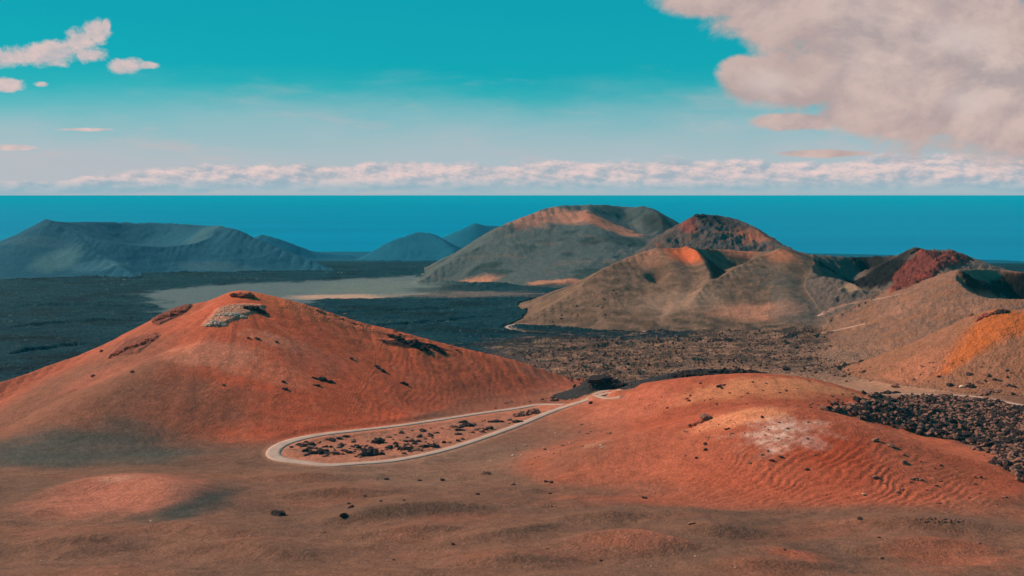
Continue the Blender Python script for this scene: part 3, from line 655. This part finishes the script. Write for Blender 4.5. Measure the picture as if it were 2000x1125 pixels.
def outcrop(px, py, w, hgt, kind, label, seed, depth=1., name='rock_outcrop', rot=0, sink=.35):
    mat = {'black': m_black, 'brown': m_brown, 'red': m_red, 'pale': m_pale}[kind]
    h = hit(px, py)
    if h is None: print('outcrop miss', px, py); return
    a = w / F * h[1] * .5; hz = hgt / F * h[1]
    R0 = np.random.RandomState(seed); Vs = []; Fc = []; off = 0
    base = [rock_mesh('tmp', seed * 10 + i, 3, mat, .8, cuts=8, jag=.35) for i in range(3)]
    n = max(4, int(w / max(hgt, 3) * 3))
    for i in range(n):
        me = base[i % 3]; v = np.array([q.co[:] for q in me.vertices]); fc = np.array([p.vertices[:] for p in me.polygons])
        t = R0.uniform(-1, 1); e = math.sqrt(max(0, 1 - t * t)); sc = hz * (.35 + .5 * R0.rand()) * (.5 + .6 * e)
        dx, dy = t * a, R0.uniform(-.5, .5) * a * .5 * depth * e
        cr, sr = math.cos(rot), math.sin(rot); dx, dy = dx * cr - dy * sr, dx * sr + dy * cr
        an = R0.rand() * 6.28; ca, sa = math.cos(an), math.sin(an)
        v = v * np.array([sc * 1.5, sc * 1.1, sc]); v = np.stack([v[:, 0] * ca - v[:, 1] * sa, v[:, 0] * sa + v[:, 1] * ca, v[:, 2]], 1)
        X, Y = h[0] + dx, h[1] + sc + dy
        v += np.array([X, Y, zat(X, Y) + sc * (.55 - sink)]); Vs.append(v - np.array(h)); Fc.append(fc + off); off += len(v)
    for me in base: bpy.data.meshes.remove(me)
    o = link(name, np.concatenate(Vs), np.concatenate(Fc), mat, False); o.location = h
    return tag(o, label, 'rock outcrop')

outcrop(471, 579, 44, 9, 'red', 'dark red rocky knob crowning the summit of the red hill', 1)
outcrop(495, 606, 44, 8, 'black', 'black crag just below the summit of the red hill', 2, sink=.5)
outcrop(420, 634, 46, 5, 'pale', 'pale layered rock ledge below the summit on the left of the red hill', 3, sink=.5)
outcrop(450, 615, 60, 5, 'pale', 'pale cracked slabs beside the black crag on the red hill', 4, sink=.55)
outcrop(330, 617, 60, 6, 'red', 'dark red crags along the upper left skyline of the red hill', 5, rot=.4, sink=.5)
outcrop(255, 680, 84, 6, 'red', 'long rugged red outcrop low on the left flank of the red hill', 6, rot=.4, sink=.5)
outcrop(800, 672, 90, 6, 'black', 'long black lava scar high on the right side of the red hill', 7, rot=-.25, sink=.5)
outcrop(848, 681, 50, 4, 'black', 'thin black rocks at the right tail of the long scar', 8, rot=-.25, sink=.5)
outcrop(629, 743, 38, 6, 'black', 'black rock patch in the middle of the red hill face', 9, sink=.45)
outcrop(618, 754, 12, 4, 'black', 'small dark rock directly under the black patch on the red hill', 10)
outcrop(742, 722, 26, 5, 'black', 'slanting dark rock streak right of the black patch', 11, rot=-.7)
outcrop(789, 751, 14, 4, 'black', 'small dark rock low and right of the slanting streak', 12)
place(1170, 752, 40, 'black', label='large black lava block behind the end of the road', name='boulder', hz=.5, stretch=1.35, rot=.2)
outcrop(1200, 757, 60, 7, 'black', 'low black lava ledge touching the end of the road', 14, sink=.45)
outcrop(1380, 732, 130, 9, 'black', 'dark lava crest behind the top of the red foreground hill', 15, sink=.4)
outcrop(1455, 728, 60, 8, 'black', 'rounded dark lava heap at the right end of the dark crest', 16, sink=.4)
outcrop(1028, 812, 44, 13, 'brown', 'grassy brown lava mound at the narrow end of the road loop', 17, sink=.3)
outcrop(733, 866, 24, 11, 'black', 'upper black lava clump in the middle of the road loop', 18)
outcrop(727, 890, 34, 12, 'black', 'lower black lava clump close to the near side of the road loop', 19)
outcrop(622, 886, 40, 8, 'black', 'black lava clump nearest the hairpin inside the road loop', 20)
outcrop(595, 872, 36, 6, 'black', 'jagged dark rocks along the inner edge of the hairpin', 21)
outcrop(838, 874, 34, 7, 'black', 'dark rock heap midway along the near side of the loop', 22)
outcrop(790, 879, 30, 6, 'black', 'low dark heap left of the midway rock heap', 23)
outcrop(910, 833, 26, 7, 'black', 'dark clump in the upper half of the loop near the far branch', 24)
outcrop(968, 825, 26, 6, 'black', 'dark clump right of the upper clump beside the near branch', 25)
outcrop(1008, 825, 22, 5, 'black', 'small dark clump below the brown mound in the loop', 26)
outcrop(1378, 821, 12, 9, 'brown', 'upright reddish brown rock stump on the left shoulder of the foreground hill', 27, depth=.4, sink=.1)
outcrop(1362, 829, 34, 5, 'red', 'low red rocks stepping left from the upright stump', 28, rot=.3)
outcrop(1960, 611, 20, 8, 'black', 'dark boulder heap on the crest of the orange slope', 29)
outcrop(1925, 618, 34, 5, 'red', 'orange crags left of the dark heap on the orange slope', 30)
outcrop(1070, 990, 40, 5, 'brown', 'low brown crag half buried in the near ash field', 31, sink=.5)
outcrop(1840, 1014, 110, 3, 'brown', 'long low ledge of brown rocks at the foot of the foreground hill', 32, sink=.45)
outcrop(1790, 938, 26, 4, 'brown', 'small dark ledge on the right part of the foreground hill', 33)
outcrop(1385, 489, 0.1 + 20, 3, 'red', 'little rim rocks on the orange rim of the brown cone', 34)
outcrop(1790, 491, 18, 6, 'black', 'black spike on top of the red walled crater rim', 35, sink=.2)
outcrop(1368, 424, 26, 5, 'black', 'black crags on top of the reddish peak', 36)
outcrop(1740, 769, 36, 5, 'black', 'black rubble ridge at the left end of the far right track', 37)
outcrop(1930, 768, 50, 7, 'brown', 'dark green brown bank beside the far right track', 38, sink=.5)
for px, py, w, k, lb in [
    (543, 1007, 28, 'black', 'flat black boulder lying alone on the near ash left of centre'), (685, 992, 13, 'black', 'black boulder topping the small trio in the near ash'),
    (681, 985, 8, 'black', 'small rock just above the trio boulder in the near ash'), (671, 1009, 17, 'black', 'lower left rock of the small trio in the near ash'),
    (950, 926, 17, 'brown', 'tilted brown slab on the slope below the road'), (1068, 942, 10, 'black', 'left one of two touching black rocks on the lower slope'),
    (1077, 943, 11, 'black', 'right one of two touching black rocks on the lower slope'), (1352, 1024, 16, 'brown', 'upright brown boulder with a lit left face near the bottom'),
    (755, 937, 9, 'black', 'leftmost of three dark stones in a row below the loop'), (819, 939, 9, 'black', 'middle one of three dark stones in a row below the loop'), (864, 939, 11, 'black', 'rightmost of three dark stones in a row below the loop'),
    (884, 1064, 8, 'black', 'lone dark stone near the bottom centre'), (742, 980, 10, 'brown', 'small brown stone left of the dark bank'), (790, 978, 7, 'black', 'small dark stone above the dark bank'),
    (712, 969, 8, 'brown', 'dark chip at the left start of the faint ledge line'), (1378, 868, 9, 'black', 'upper one of two stacked black stones on the pale slope'), (1378, 880, 10, 'black', 'lower one of two stacked black stones on the pale slope'),
    (1154, 788, 12, 'black', 'dark rock at the roadside by the junction'), (1750, 757, 17, 'brown', 'pointed boulder above the track left of the rubble field'), (1897, 757, 17, 'black', 'large dark boulder right of a pale one above the track'),
    (1880, 757, 12, 'pale', 'pale boulder beside the large dark one above the track'), (1855, 754, 13, 'black', 'dark boulder left of the pale one above the track'), (1945, 743, 10, 'black', 'left one of the tight pair of boulders at the right edge'),
    (1955, 745, 10, 'black', 'right one of the tight pair of boulders at the right edge'), (1930, 735, 13, 'brown', 'brown boulder above the tight pair at the right edge'), (1895, 733, 14, 'black', 'flat dark boulder on the brown slope below the orange band'),
    (1980, 771, 12, 'black', 'dark boulder near the right edge above the curved track'), (1968, 752, 12, 'brown', 'brown boulder right of the tight pair'), (1835, 737, 9, 'black', 'dark stone at the foot of the orange band'),
    (1536, 722, 15, 'black', 'lone black lava lump on the plain behind the foreground hill'), (1583, 725, 8, 'black', 'small black lump right of the lone lava lump'), (1898, 616, 14, 'brown', 'brown boulder left of the orange crest'),
    (1687, 967, 9, 'pale', 'single pale stone on the red foreground hill'), (1577, 919, 9, 'black', 'dark stone among the ripples left of centre of the foreground hill'), (1766, 905, 16, 'brown', 'flat brown slab on the ridge of the foreground hill'),
    (1710, 935, 15, 'brown', 'thin dark slab below the ripples of the foreground hill'), (1710, 862, 16, 'brown', 'brown rock on the right ridge line of the foreground hill'), (1740, 873, 16, 'brown', 'flat rock just right and below the ridge rock'),
    (1680, 1014, 11, 'black', 'dark rock at the left end of the low ledge'), (1722, 1091, 11, 'brown', 'brown slab near the bottom right'), (1531, 1074, 11, 'brown', 'thin brown rock on the crest of the small orange dune'),
    (1260, 974, 11, 'black', 'dark stone above the bottom right slope'), (1912, 1062, 9, 'brown', 'brown chip beside the orange patch at bottom right'), (1718, 1051, 7, 'black', 'left of two tiny dark stones at bottom right'), (1732, 1053, 7, 'brown', 'right of two tiny stones at bottom right'),
    (1358, 1087, 6, 'pale', 'tiny pale stone on the dark dune face at the bottom'), (1272, 1106, 6, 'pale', 'tiny pale stone at the very bottom right of centre'), (1075, 965, 8, 'black', 'dark stone above the half buried brown crag'),
    (1002, 947, 11, 'brown', 'brown stone on the small crest below the road'), (933, 966, 9, 'black', 'dark stone left of the small crest'), (485, 661, 8, 'red', 'dark red stone on the upper face of the red hill'), (503, 663, 10, 'black', 'black pointed stone on the upper face of the red hill'),
    (540, 669, 7, 'black', 'small dark stone right of the pointed stone'), (257, 728, 10, 'red', 'dark red stone low on the left of the red hill'), (180, 736, 10, 'red', 'red stone near the left skyline of the red hill'), (198, 687, 10, 'red', 'red rock on the left skyline below the rugged outcrop'),
    (686, 701, 9, 'black', 'dark stone right on the face of the red hill'), (437, 753, 7, 'black', 'small dark stone on the rippled face'), (553, 747, 8, 'black', 'small dark stone left of the black patch'), (556, 761, 11, 'black', 'thin dark stone lower left of the black patch')]:
    place(px, py, w, k, label=lb, name='boulder', cat='boulder', hz=.85)

def scatter(polypx, n, wmin, wmax, kinds, label, group, name='stone', cluster=None, seed=1, avoid_road=True, hz=.85):
    R0 = np.random.RandomState(seed); pp = np.array([(a, b, 0) for a, b in polypx], float); got = 0; tries = 0
    x0, y0 = pp[:, :2].min(0); x1, y1 = pp[:, :2].max(0)
    while got < n and tries < n * 60:
        tries += 1
        if cluster is not None and R0.rand() < .75:
            cx, cy, sx, sy = cluster[R0.randint(len(cluster))]; px, py = cx + R0.randn() * sx, cy + R0.randn() * sy
        else: px, py = R0.uniform(x0, x1), R0.uniform(y0, y1)
        if not inside(pp, np.array([px]), np.array([py]))[0]: continue
        h = hit(px, py)
        if h is None: continue
        if avoid_road and np.min(np.hypot(main_road[:, 0] - h[0], main_road[:, 1] - h[1])) < 7: continue
        w = wmin + (wmax - wmin) * R0.rand() ** 2.2
        place(px, py, w, kinds[R0.randint(len(kinds))], name=name, label=label, cat='stone', group=group, pos=h, stretch=R0.uniform(.8, 1.6), hz=hz * R0.uniform(.7, 1.2)); got += 1
scatter([(565, 872), (620, 856), (800, 838), (1000, 808), (1090, 796), (1000, 826), (900, 860), (800, 886), (700, 896), (620, 896), (580, 886)], 240, 4.5, 15, ['black', 'black', 'brown'],
        'small black lava rock scattered inside the road loop', 'rocks scattered inside the road loop', name='lava_rock',
        cluster=[(600, 873, 14, 5), (650, 874, 30, 8), (630, 888, 25, 5), (700, 888, 20, 6), (780, 866, 40, 8), (830, 858, 40, 9), (920, 835, 25, 6), (800, 880, 25, 4), (850, 872, 30, 5), (690, 868, 20, 8)], seed=3)
scatter([(940, 805), (1000, 783), (1140, 770), (1140, 778), (1000, 793), (950, 808)], 16, 4, 10, ['black', 'brown'], 'small dark rock beside the far branch of the road', 'rocks beside the far branch of the road', name='lava_rock', seed=4)
scatter([(1300, 850), (1380, 808), (1500, 795), (1600, 820), (1620, 880), (1500, 920), (1350, 900), (1270, 870)], 45, 3.5, 9, ['black', 'brown', 'brown'], 'small dark stone on the pale patch of the foreground hill', 'stones on the pale slope', seed=5,
        cluster=[(1540, 850, 30, 18), (1450, 830, 50, 14), (1350, 850, 40, 18), (1520, 890, 30, 10)])
scatter([(1240, 775), (1400, 740), (1600, 745), (1720, 785), (1600, 800), (1500, 785), (1350, 800), (1250, 800)], 45, 3.5, 8, ['black', 'brown', 'red'], 'small stone on the orange back hump of the foreground hill', 'stones on the orange back hump', seed=6)
scatter([(1000, 860), (1250, 790), (1300, 840), (1200, 900), (1000, 960), (920, 930)], 35, 3.5, 8, ['brown', 'pale', 'brown'], 'small brown stone on the slope right of the road', 'stones on the slope right of the road', seed=7,
        cluster=[(1060, 885, 40, 12), (1130, 850, 40, 12)])
scatter([(1700, 880), (1900, 900), (1990, 1000), (1800, 1010), (1700, 960)], 40, 3.5, 9, ['brown', 'red', 'brown'], 'small dark stone on the right part of the rippled hill', 'stones on the rippled hill', seed=8)
scatter([(1640, 720), (1900, 700), (1995, 730), (1995, 765), (1750, 765), (1650, 745)], 45, 4, 10, ['black', 'brown', 'brown'], 'small dark stone on the brown slope above the track', 'stones on the brown slope', seed=9)
scatter([(20, 1020), (900, 960), (1500, 1010), (1950, 1060), (1950, 1115), (20, 1115)], 25, 3, 6, ['brown', 'black', 'pale'], 'tiny stone on the near ash field', 'tiny stones on the near ash', seed=10)
scatter([(1040, 615), (1140, 575), (1230, 560), (1200, 620), (1080, 640)], 28, 3, 5, ['black', 'brown'], 'small dark rock in the lines crossing the brown cone foot', 'rocks on the foot of the brown cone', seed=11)

scatter([(540, 580), (640, 600), (760, 636), (900, 676), (960, 694), (900, 690), (780, 655), (640, 622), (560, 602)], 35, 3, 8, ['red', 'red', 'brown'], 'small red rock on the upper right crest of the red hill', 'rocks along the crest of the red hill', seed=12, hz=.6)
# rubble fields: far more rocks than anyone could count
def rubble(name, label, polypx, n, smin, smax, mats, seed, edge=9, clump=None):
    R0 = np.random.RandomState(seed); p = np.array([hit(a, b) for a, b in polypx if hit(a, b) is not None])
    bases = []
    for i in range(8):
        me = rock_mesh('tmp', seed * 20 + i, 2, m_black, .85, cuts=12, jag=.5); bases.append((np.array([q.co[:] for q in me.vertices]), np.array([q.vertices[:] for q in me.polygons]))); bpy.data.meshes.remove(me)
    x0, y0 = p[:, :2].min(0); x1, y1 = p[:, :2].max(0)
    X = R0.uniform(x0, x1, n * 6); Y = R0.uniform(y0, y1, n * 6)
    wx = X + edge * 2 * fbm(X / 12, Y / 12, 3, 5); wy = Y + edge * 2 * fbm(X / 12 + 9, Y / 12, 3, 6)
    ok = inside(p, wx, wy) & (np.abs(X / Y) < .6)
    if clump: ok &= fbm(X / clump, Y / clump, 3, seed) > R0.uniform(-.5, .15, len(X))
    for rd in (far4, far3, far1, main_road):
        for q in rd: ok &= np.hypot(X - q[0], Y - q[1]) > 5
    X, Y = X[ok][:n], Y[ok][:n]; Vs = []; Fc = []; off = 0
    mi = []
    for x, y in zip(X, Y):
        v, fc = bases[R0.randint(8)]; s = smin + (smax - smin) * R0.rand() ** 2.2
        an = R0.rand() * 6.28; ca, sa = math.cos(an), math.sin(an); v = v * np.array([s * R0.uniform(.8, 1.4), s, s * R0.uniform(.7, 1.3)])
        v = np.stack([v[:, 0] * ca - v[:, 1] * sa, v[:, 0] * sa + v[:, 1] * ca, v[:, 2] + v[:, 0] * R0.uniform(-.7, .7)], 1)
        Vs.append(v + np.array([x, y, zat(x, y) + s * .25])); Fc.append(fc + off); off += len(v); mi.append(np.full(len(fc), R0.choice(len(mats), p=[.5, .35, .15][:len(mats)] if len(mats) == 3 else None)))
    o = link(name, np.concatenate(Vs), np.concatenate(Fc), mats[0], False)
    for m in mats[1:]: o.data.materials.append(m)
    o.data.polygons.foreach_set('material_index', np.concatenate(mi).astype(np.int32))
    print(name, len(X))
    return tag(o, label, 'lava rubble', kind='stuff')
rubble('lava_rubble', 'dense field of dark lava rubble at the right edge behind the red foreground hill', [(1600, 797), (1660, 790), (1700, 781), (1760, 776), (1830, 774), (1920, 779), (2010, 800), (2100, 830), (2200, 960), (2100, 975), (2010, 944), (1955, 912), (1940, 886), (1935, 872), (1880, 864), (1830, 850), (1770, 838), (1700, 822), (1640, 806)],
       12000, .5, 2.8, [m_black, m_brown, m_brown], 5, clump=14)
rubble('lava_blocks', 'dark lava blocks strewn across the rough middle plain', [(1000, 690), (1150, 660), (1280, 652), (1420, 645), (1600, 640), (1640, 655), (1600, 690), (1700, 735), (1500, 722), (1350, 718), (1240, 752), (1150, 745), (1050, 715)],
       3500, .4, 1.8, [m_brown, m_black, m_brown], 6, clump=30)

# ------------------------------------------------------------------ air
mh = bpy.data.materials.new('haze_air'); mh.use_nodes = True; nt = mh.node_tree; nt.nodes.clear()
out = nt.nodes.new('ShaderNodeOutputMaterial'); pv = nt.nodes.new('ShaderNodeVolumePrincipled'); nt.links.new(pv.outputs[0], out.inputs['Volume'])
pv.inputs['Color'].default_value = (.015, .72, .95, 1); pv.inputs['Density'].default_value = .00002; pv.inputs['Anisotropy'].default_value = 0.
hx = 950000; zb, zt = -439.5, 6.
V = [(-hx, -hx, zb), (hx, -hx, zb), (hx, hx, zb), (-hx, hx, zb), (-hx, -hx, zt), (hx, -hx, zt), (hx, hx, zt), (-hx, hx, zt)]
me = bpy.data.meshes.new('haze'); me.from_pydata(V, [], [(3, 2, 1, 0), (4, 5, 6, 7), (0, 1, 5, 4), (1, 2, 6, 5), (2, 3, 7, 6), (3, 0, 4, 7)]); me.materials.append(mh)
hz = bpy.data.objects.new('haze', me); C.objects.link(hz); tag(hz, 'thin blue haze filling the air over plain and sea', 'haze', kind='stuff')

# ------------------------------------------------------------------ sky
w = bpy.data.worlds.new('World'); bpy.context.scene.world = w; w.use_nodes = True; nt = w.node_tree; nt.nodes.clear(); g = NT(nt)
wo = g.n('ShaderNodeOutputWorld'); bg = g.n('ShaderNodeBackground'); nt.links.new(bg.outputs[0], wo.inputs[0])
sky = g.n('ShaderNodeTexSky'); sky.sky_type = 'NISHITA'; sky.sun_disc = False; sky.sun_elevation = SUN_EL; sky.sun_rotation = SUN_AZ; sky.altitude = 400
SS = .1; bg.inputs['Strength'].default_value = SS
co = g.n('ShaderNodeTexCoord').outputs['Generated']; sx = g.n('ShaderNodeSeparateXYZ'); g.put(sx.inputs[0], co)
yy = g.m('MAXIMUM', sx.outputs[1], .05)
U = g.m('DIVIDE', sx.outputs[0], yy); Vv = g.m('DIVIDE', sx.outputs[2], yy)
el = sx.outputs[2]
def world_c(rgb): return tuple(float(q) / SS for q in lin(*rgb))
# graded clear-sky colour by elevation; the physical sky keeps a share of it
ramp = g.n('ShaderNodeValToRGB'); cr = ramp.color_ramp
stops = [(0, (150, 182, 192)), (.035, (166, 186, 196)), (.07, (116, 182, 194)), (.095, (48, 172, 184)), (.12, (20, 164, 180)), (.24, (8, 154, 176)), (.5, (10, 140, 170)), (1., (20, 120, 160))]
while len(cr.elements) < len(stops): cr.elements.new(.5)
for e, (p_, c_) in zip(cr.elements, stops): e.position = p_; e.color = (*[float(q) for q in lin(*c_)], 1)
wob = g.m('MULTIPLY', g.m('SUBTRACT', g.noise(g.comb(g.m('MULTIPLY', U, 3.), g.m('MULTIPLY', Vv, 14.)), 1., 6, .6), .5), .05)
g.put(ramp.inputs[0], g.m('ADD', el, g.m('MULTIPLY', wob, g.ss(.02, .06, el))))
graded = g.mix(1., ramp.outputs[0], (1 / SS,) * 3, 'MULTIPLY')
clear = g.mix(.12, graded, g.mix(1., sky.outputs[0], (.03, .9, .75), 'MULTIPLY'))
def fbmn(su, sv, sc, det=8, ro=.55, dist=0., off=(0, 0)):
    return g.noise(g.comb(g.m('ADD', g.m('MULTIPLY', U, su), off[0]), g.m('ADD', g.m('MULTIPLY', Vv, sv), off[1])), sc, det, ro, dist)
def ell(px, py, rx, ry):
    u0, v0 = ray(px, py)
    a = g.m('MULTIPLY', g.m('SUBTRACT', U, u0), F / rx); b_ = g.m('MULTIPLY', g.m('SUBTRACT', Vv, v0), F / ry)
    return g.m('SUBTRACT', 1., g.m('SQRT', g.m('ADD', g.m('MULTIPLY', a, a), g.m('MULTIPLY', b_, b_))))
def field_of(lst):
    m = None
    for q in lst:
        e = ell(*q); m = e if m is None else g.m('SMOOTH_MAX', m, e, .15)
    return m
def over(base, dens, colour): return g.mix(dens, base, colour)
col = clear
# thin veil above the horizon
veil = g.m('MULTIPLY', g.ss(.115, .02, g.m('ADD', Vv, g.m('MULTIPLY', g.m('SUBTRACT', fbmn(1, 3.5, 5), .5), .12))), .72)
col = over(col, veil, world_c((178, 190, 198)))
lm = field_of([(0, 350, 700, 60)]); col = over(col, g.m('MULTIPLY', g.ss(-.4, .6, lm), .55), world_c((190, 186, 192)))
pk = g.m('MULTIPLY', g.ss(.52, .7, fbmn(1, 5, 7, 6, .6, .3)), g.ss(.14, .05, Vv)); col = over(col, g.m('MULTIPLY', pk, .35), world_c((206, 184, 184)))
# cloud bank on the horizon
bank = g.m('ADD', g.m('MULTIPLY', g.m('SUBTRACT', fbmn(1, 0, 3.2, 3, .5), .5), 1.1), field_of([(330, 358, 150, 16), (560, 348, 260, 22), (800, 345, 200, 24), (950, 350, 160, 22), (1150, 345, 190, 27), (1350, 345, 260, 27), (1600, 345, 200, 25), (1740, 338, 90, 28), (1840, 336, 80, 27), (1960, 340, 90, 28), (2060, 350, 120, 25), (-60, 366, 420, 12), (200, 365, 200, 12)]))
nb = fbmn(1, 2.4, 15, 11, .66); nb2 = fbmn(1, 2.4, 15, 11, .66, 0, (-.006, .009))
bd = g.ss(-.42, .10, g.m('ADD', bank, g.m('MULTIPLY', g.m('SUBTRACT', nb, .5), 2.0)))
lit = g.mr(g.m('SUBTRACT', nb, nb2), -.12, .12, 0., 1.)
bc = g.mix(g.ss(0., 1., lit), world_c((160, 176, 188)), world_c((232, 206, 202)))
lowt = g.ss(.020, .005, Vv); bc = g.mix(g.m('MULTIPLY', lowt, .75), bc, world_c((140, 180, 194)))
col = over(col, g.m('MULTIPLY', bd, .95), bc)
# little clouds at the left
lc = field_of([(-20, 112, 130, 24), (70, 108, 90, 24), (120, 100, 60, 24), (155, 80, 34, 28), (185, 62, 28, 26), (206, 52, 10, 16), (170, 108, 40, 16), (245, 130, 34, 18), (290, 128, 22, 8), (14, 164, 38, 17), (82, 165, 16, 6), (18, 288, 66, 6), (165, 253, 60, 3)])
nl = fbmn(1, 1.3, 17, 11, .68, .3); nl2 = fbmn(1, 1.3, 17, 11, .68, .3, (-.006, .012))
ld = g.ss(-.12, .5, g.m('ADD', lc, g.m('MULTIPLY', g.m('SUBTRACT', nl, .5), 3.4)))
litl = g.mr(g.m('SUBTRACT', nl, nl2), -.10, .10, 0., 1.)
col = over(col, g.m('MULTIPLY', ld, .93), g.mix(litl, world_c((188, 182, 186)), world_c((222, 196, 192))))
# large cloud at the right
rc = field_of([(1420, 2, 120, 34), (1560, 20, 170, 70), (1700, 60, 200, 120), (1650, 130, 120, 60), (1800, 225, 220, 45), (1950, 230, 160, 50), (1900, 100, 260, 190), (2050, 180, 240, 150), (1740, 180, 170, 80), (1475, 158, 70, 46), (1450, 130, 40, 20), (1570, 165, 110, 50), (1560, 238, 100, 18), (1700, 225, 130, 34), (2080, 300, 90, 80), (1960, -60, 500, 80), (1600, 300, 90, 8)])
nr3 = fbmn(1, 1.4, 24, 8, .6, .2, (3, 0)); nr4 = fbmn(1, 1.4, 24, 8, .6, .2, (2.992, .014)); nr = fbmn(1, 1.4, 9, 11, .63, .3); nr2 = fbmn(1, 1.4, 9, 11, .63, .3, (-.015, .025))
rd = g.ss(-.18, .26, g.m('ADD', rc, g.m('ADD', g.m('MULTIPLY', g.m('SUBTRACT', nr, .5), 1.9), g.m('MULTIPLY', g.m('SUBTRACT', nr3, .5), .5))))
litr = g.mr(g.m('ADD', g.m('SUBTRACT', nr, nr2), g.m('MULTIPLY', g.m('SUBTRACT', nr3, nr4), .22)), -.11, .11, 0., 1.)
big = fbmn(1, 1.3, 4.2, 5, .5)
rcol = g.mix(litr, world_c((178, 162, 162)), world_c((216, 192, 184)))
rcol = g.mix(g.mr(big, .35, .65, 0., .6), rcol, world_c((190, 160, 154)))
hl = field_of([(1880, 75, 90, 40), (1890, 200, 70, 34), (1500, 160, 70, 36)]); rcol = g.mix(g.m('MULTIPLY', g.ss(-.1, .9, hl), .6), rcol, world_c((216, 196, 190)))
col = over(col, g.m('MULTIPLY', rd, .96), rcol)
g.put(bg.inputs[0], col)

# ------------------------------------------------------------------ sun and camera
sd = bpy.data.lights.new('sun', 'SUN'); sd.energy = 5.0; sd.angle = math.radians(.5); sd.color = (1, .80, .64)
so = bpy.data.objects.new('sun', sd); C.objects.link(so)
from mathutils import Vector
dirv = Vector((math.sin(SUN_AZ) * math.cos(SUN_EL), math.cos(SUN_AZ) * math.cos(SUN_EL), math.sin(SUN_EL)))
so.rotation_euler = dirv.to_track_quat('Z', 'Y').to_euler(); so.location = (0, 0, 500)
cd = bpy.data.cameras.new('camera'); cd.sensor_width = 36; cd.lens = 36 * F / 2000; cd.clip_start = .5; cd.clip_end = 2e6
cam = bpy.data.objects.new('camera', cd); C.objects.link(cam); cam.location = (0, 0, 0); cam.rotation_euler = (math.pi / 2 - PITCH, 0, 0)
sc = bpy.context.scene; sc.camera = cam
sc.view_settings.view_transform = 'Standard'; sc.view_settings.look = 'None'; sc.view_settings.exposure = 0; sc.view_settings.gamma = 1
sc.cycles.volume_bounces = 0; sc.cycles.max_bounces = 3; sc.cycles.diffuse_bounces = 2
